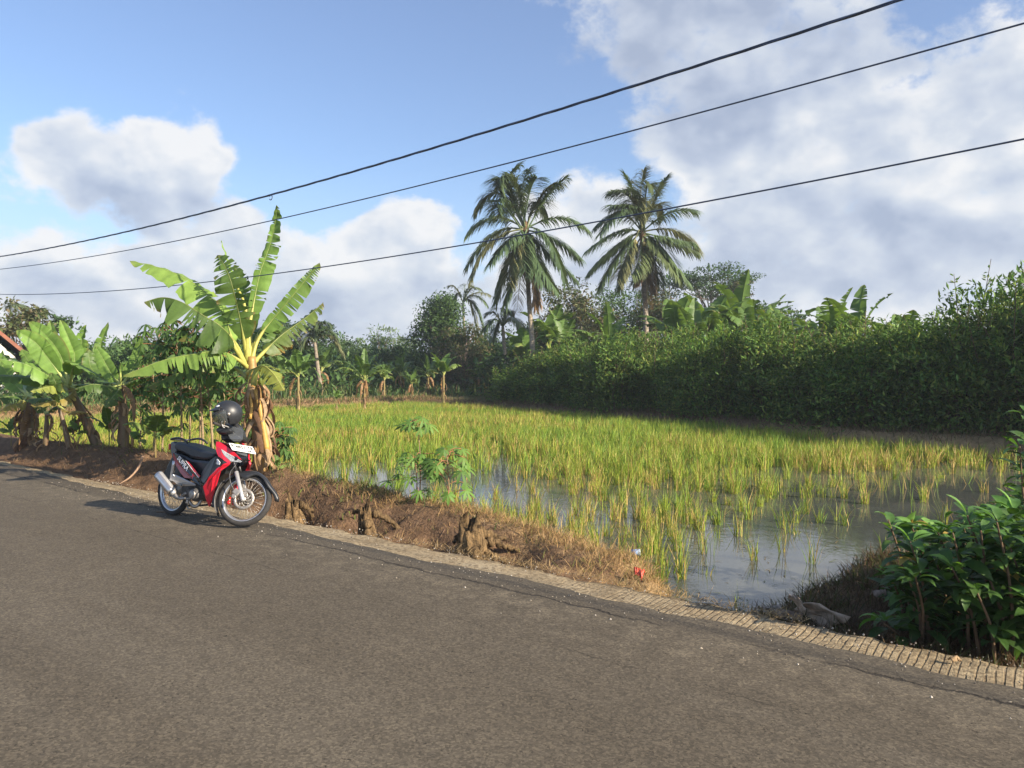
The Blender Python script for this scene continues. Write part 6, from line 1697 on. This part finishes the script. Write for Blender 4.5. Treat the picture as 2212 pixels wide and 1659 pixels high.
def text_on(name, txt, origin, ex_, ey_, size, mat, parent, off=.004, thick=.001, shear=0.0, flip=False):
    """lettering laid on a surface: ex_ reading direction, ey_ letter height direction"""
    cu = bpy.data.curves.new(name, 'FONT'); cu.body = txt; cu.size = size; cu.align_x = 'CENTER'; cu.align_y = 'CENTER'; cu.extrude = thick; cu.shear = shear; cu.resolution_u = 3; cu.offset = .0012
    tmp = bpy.data.objects.new(name + '_tmp', cu); me = bpy.data.meshes.new_from_object(tmp); bpy.data.objects.remove(tmp); bpy.data.curves.remove(cu)
    X = Vector(norm(ex_)); Y_ = Vector(norm(ey_)); Y_ = (Y_ - X * Y_.dot(X)).normalized(); Z = X.cross(Y_)
    M = Matrix.Identity(4)
    for k in range(3): M[k][0], M[k][1], M[k][2], M[k][3] = X[k], Y_[k], Z[k], origin[k] + Z[k] * off
    me.transform(M); me.materials.clear(); me.materials.append(mat)
    o = bpy.data.objects.new(name, me); COL.objects.link(o); o.parent = parent
    return o


exv, eyv = pc[1] - pc[0], pc[0] - pc[3]
cen = np.mean(pc, 0)
text_on('plate_number', 'R 4857 TR', cen + eyv * .12, exv, eyv, .062, m_txt, pl)
text_on('plate_date', '12·29', cen + exv * .22 - eyv * .31, exv, eyv, .026, m_txt, pl)
# lettering down the side cover, wing mark on the shield
t0_, t1_ = P3(382, 735, -.166), P3(540, 940, -.172)
dirv = t1_ - t0_
text_on('side_lettering', 'SUPRA', (t0_ + t1_) / 2 - dirv * .10 + np.array((0, -.006, 0)), dirv, np.cross((0, -1., 0), dirv), .078, m_dec, bike, off=.006, shear=.25)
text_on('side_lettering', 'X', t1_ + dirv * .06 + np.array((0, -.006, 0)), dirv, np.cross((0, -1., 0), dirv), .060, m_redp, bike, off=.006, shear=.25)
panel('wing_mark', [(800, 770, -.195), (812, 772, -.196), (838, 806, -.198), (832, 832, -.198), (812, 828, -.198), (792, 820, -.197), (814, 818, -.197), (796, 806, -.196), (815, 806, -.196), (800, 792, -.196), (812, 794, -.196)], m_dec, thick=.006, bevel=0)
sw = P3(425, 650, -.12)

# ------------------------------------------------------------------ helmet hung on the right mirror
hc = np.array(BM @ SM @ Vector(P3(912, 288, -.22, SM)))
fw_ = norm(np.array((-.93, -.36, -.16))); rt = norm(np.cross(fw_, UP)); upv = np.cross(rt, fw_)
HM = np.eye(4); HM[:3, 0], HM[:3, 1], HM[:3, 2], HM[:3, 3] = fw_, -rt, upv, 0     # x front, y left, z up
helmet = empty('helmet', hc); tag(helmet, 'matt black open face helmet with clear visor hung on the motorbike handlebar', 'helmet')
m_hel = col_mat('matt_black', (.020, .022, .026), rough=.42, noise=.15, nscale=40); m_vis = col_mat('clear_visor', (.10, .11, .11), rough=.05, alpha=.38, spec=.6); m_lin = col_mat('lining', (.035, .030, .028), rough=.9)


def hsurf(az, el, r=1.0):
    return np.stack([.150 * r * np.cos(el) * np.cos(az) - .008, .128 * r * np.cos(el) * np.sin(az), .145 * r * np.sin(el)], -1)


def patch(name, az0, az1, el0, el1, r, mat, na=40, ne=20, keep=None, thick=.006, fn=None, parent=helmet):
    A, E = np.meshgrid(np.linspace(az0, az1, na), np.linspace(el0, el1, ne), indexing='ij'); V = (fn or hsurf)(A, E, r).reshape(-1, 3)
    i, j = np.meshgrid(np.arange(na - 1), np.arange(ne - 1), indexing='ij'); q = np.stack([i * ne + j, (i + 1) * ne + j, (i + 1) * ne + j + 1, i * ne + j + 1], -1).reshape(-1, 4)
    if keep is not None:
        am = (A[:-1, :-1] + A[1:, 1:]).ravel() / 2; em = (E[:-1, :-1] + E[1:, 1:]).ravel() / 2; q = q[keep(am, em)]
    mb = MB(); mb.add(V, [q]); o = mb.build(name, mat, parent, M=HM); s_ = o.modifiers.new('s', 'SOLIDIFY'); s_.thickness = thick; s_.offset = -1
    return o


PI = math.pi
patch('shell', -PI, PI, R(-52), PI / 2 - .001, 1.0, m_hel, 72, 36, lambda a, e: ~((np.abs(a) < R(72) + .25 * (e < -.3)) & (e < R(16))) , .014)
patch('lining', -PI, PI, R(-48), PI / 2 - .001, .86, m_lin, 40, 20, lambda a, e: ~((np.abs(a) < R(66)) & (e < R(10))), .008)
patch('visor', R(-84), R(84), R(-40), R(18), 1.07, m_vis, 40, 14, None, .003)
pk = patch('peak', R(-62), R(62), 0, 1, 1, m_hel, 30, 8, None, .008, fn=lambda a, k, r: hsurf(a, R(30) - k * R(10), 1.03 + .20 * k * np.cos(a) ** 1.0))
for (az_, el_, w_, h_) in ((.95, .50, .085, .014), (1.0, .26, .085, .014), (-.95, .50, .085, .014), (-1.0, .26, .085, .014)):
    patch('vent', az_ - w_ * 4, az_ + w_ * 3, el_ - h_ * 2, el_ + h_ * 2, 1.03, m_lin, 14, 5, None, .004, fn=lambda a, e, r: hsurf(a, e + (a - az_) * .22 * np.sign(az_), 1.062 + .02 * np.exp(-((a - az_) / .2) ** 2)))
for s_ in (-1, 1): patch('brow_ridge', s_ * .45, s_ * 1.35, .10, .44, 1.03, m_hel, 18, 8, None, .006, fn=lambda a, e, r: hsurf(a, e, 1.012 + .045 * np.sin((np.abs(a) - .45) / .9 * PI) * (.4 + .6 * np.sin((e - .10) / .34 * PI))))
patch('badge', .45, .90, .68, .84, 1.03, m_dec, 20, 8, lambda a, e: ((a - .675) / .225) ** 2 + ((e - .76) / .08) ** 2 < 1, .003)
sc_ = MB(); p = hsurf(np.array(1.62), np.array(.02), 1.0); sc_.lathe([(0, .012), (.014, .010), (.018, 0)], 16, 'y', p); sc_.build('visor_screw', m_stl, helmet, M=HM)
sp_ = MB(); sp_.tube(bez([(.06, .085, -.06), (.075, .06, -.10), (.05, .02, -.135), (.02, -.04, -.13)], 14), .006, 6); sp_.build('chin_strap', m_dec, helmet, M=HM)
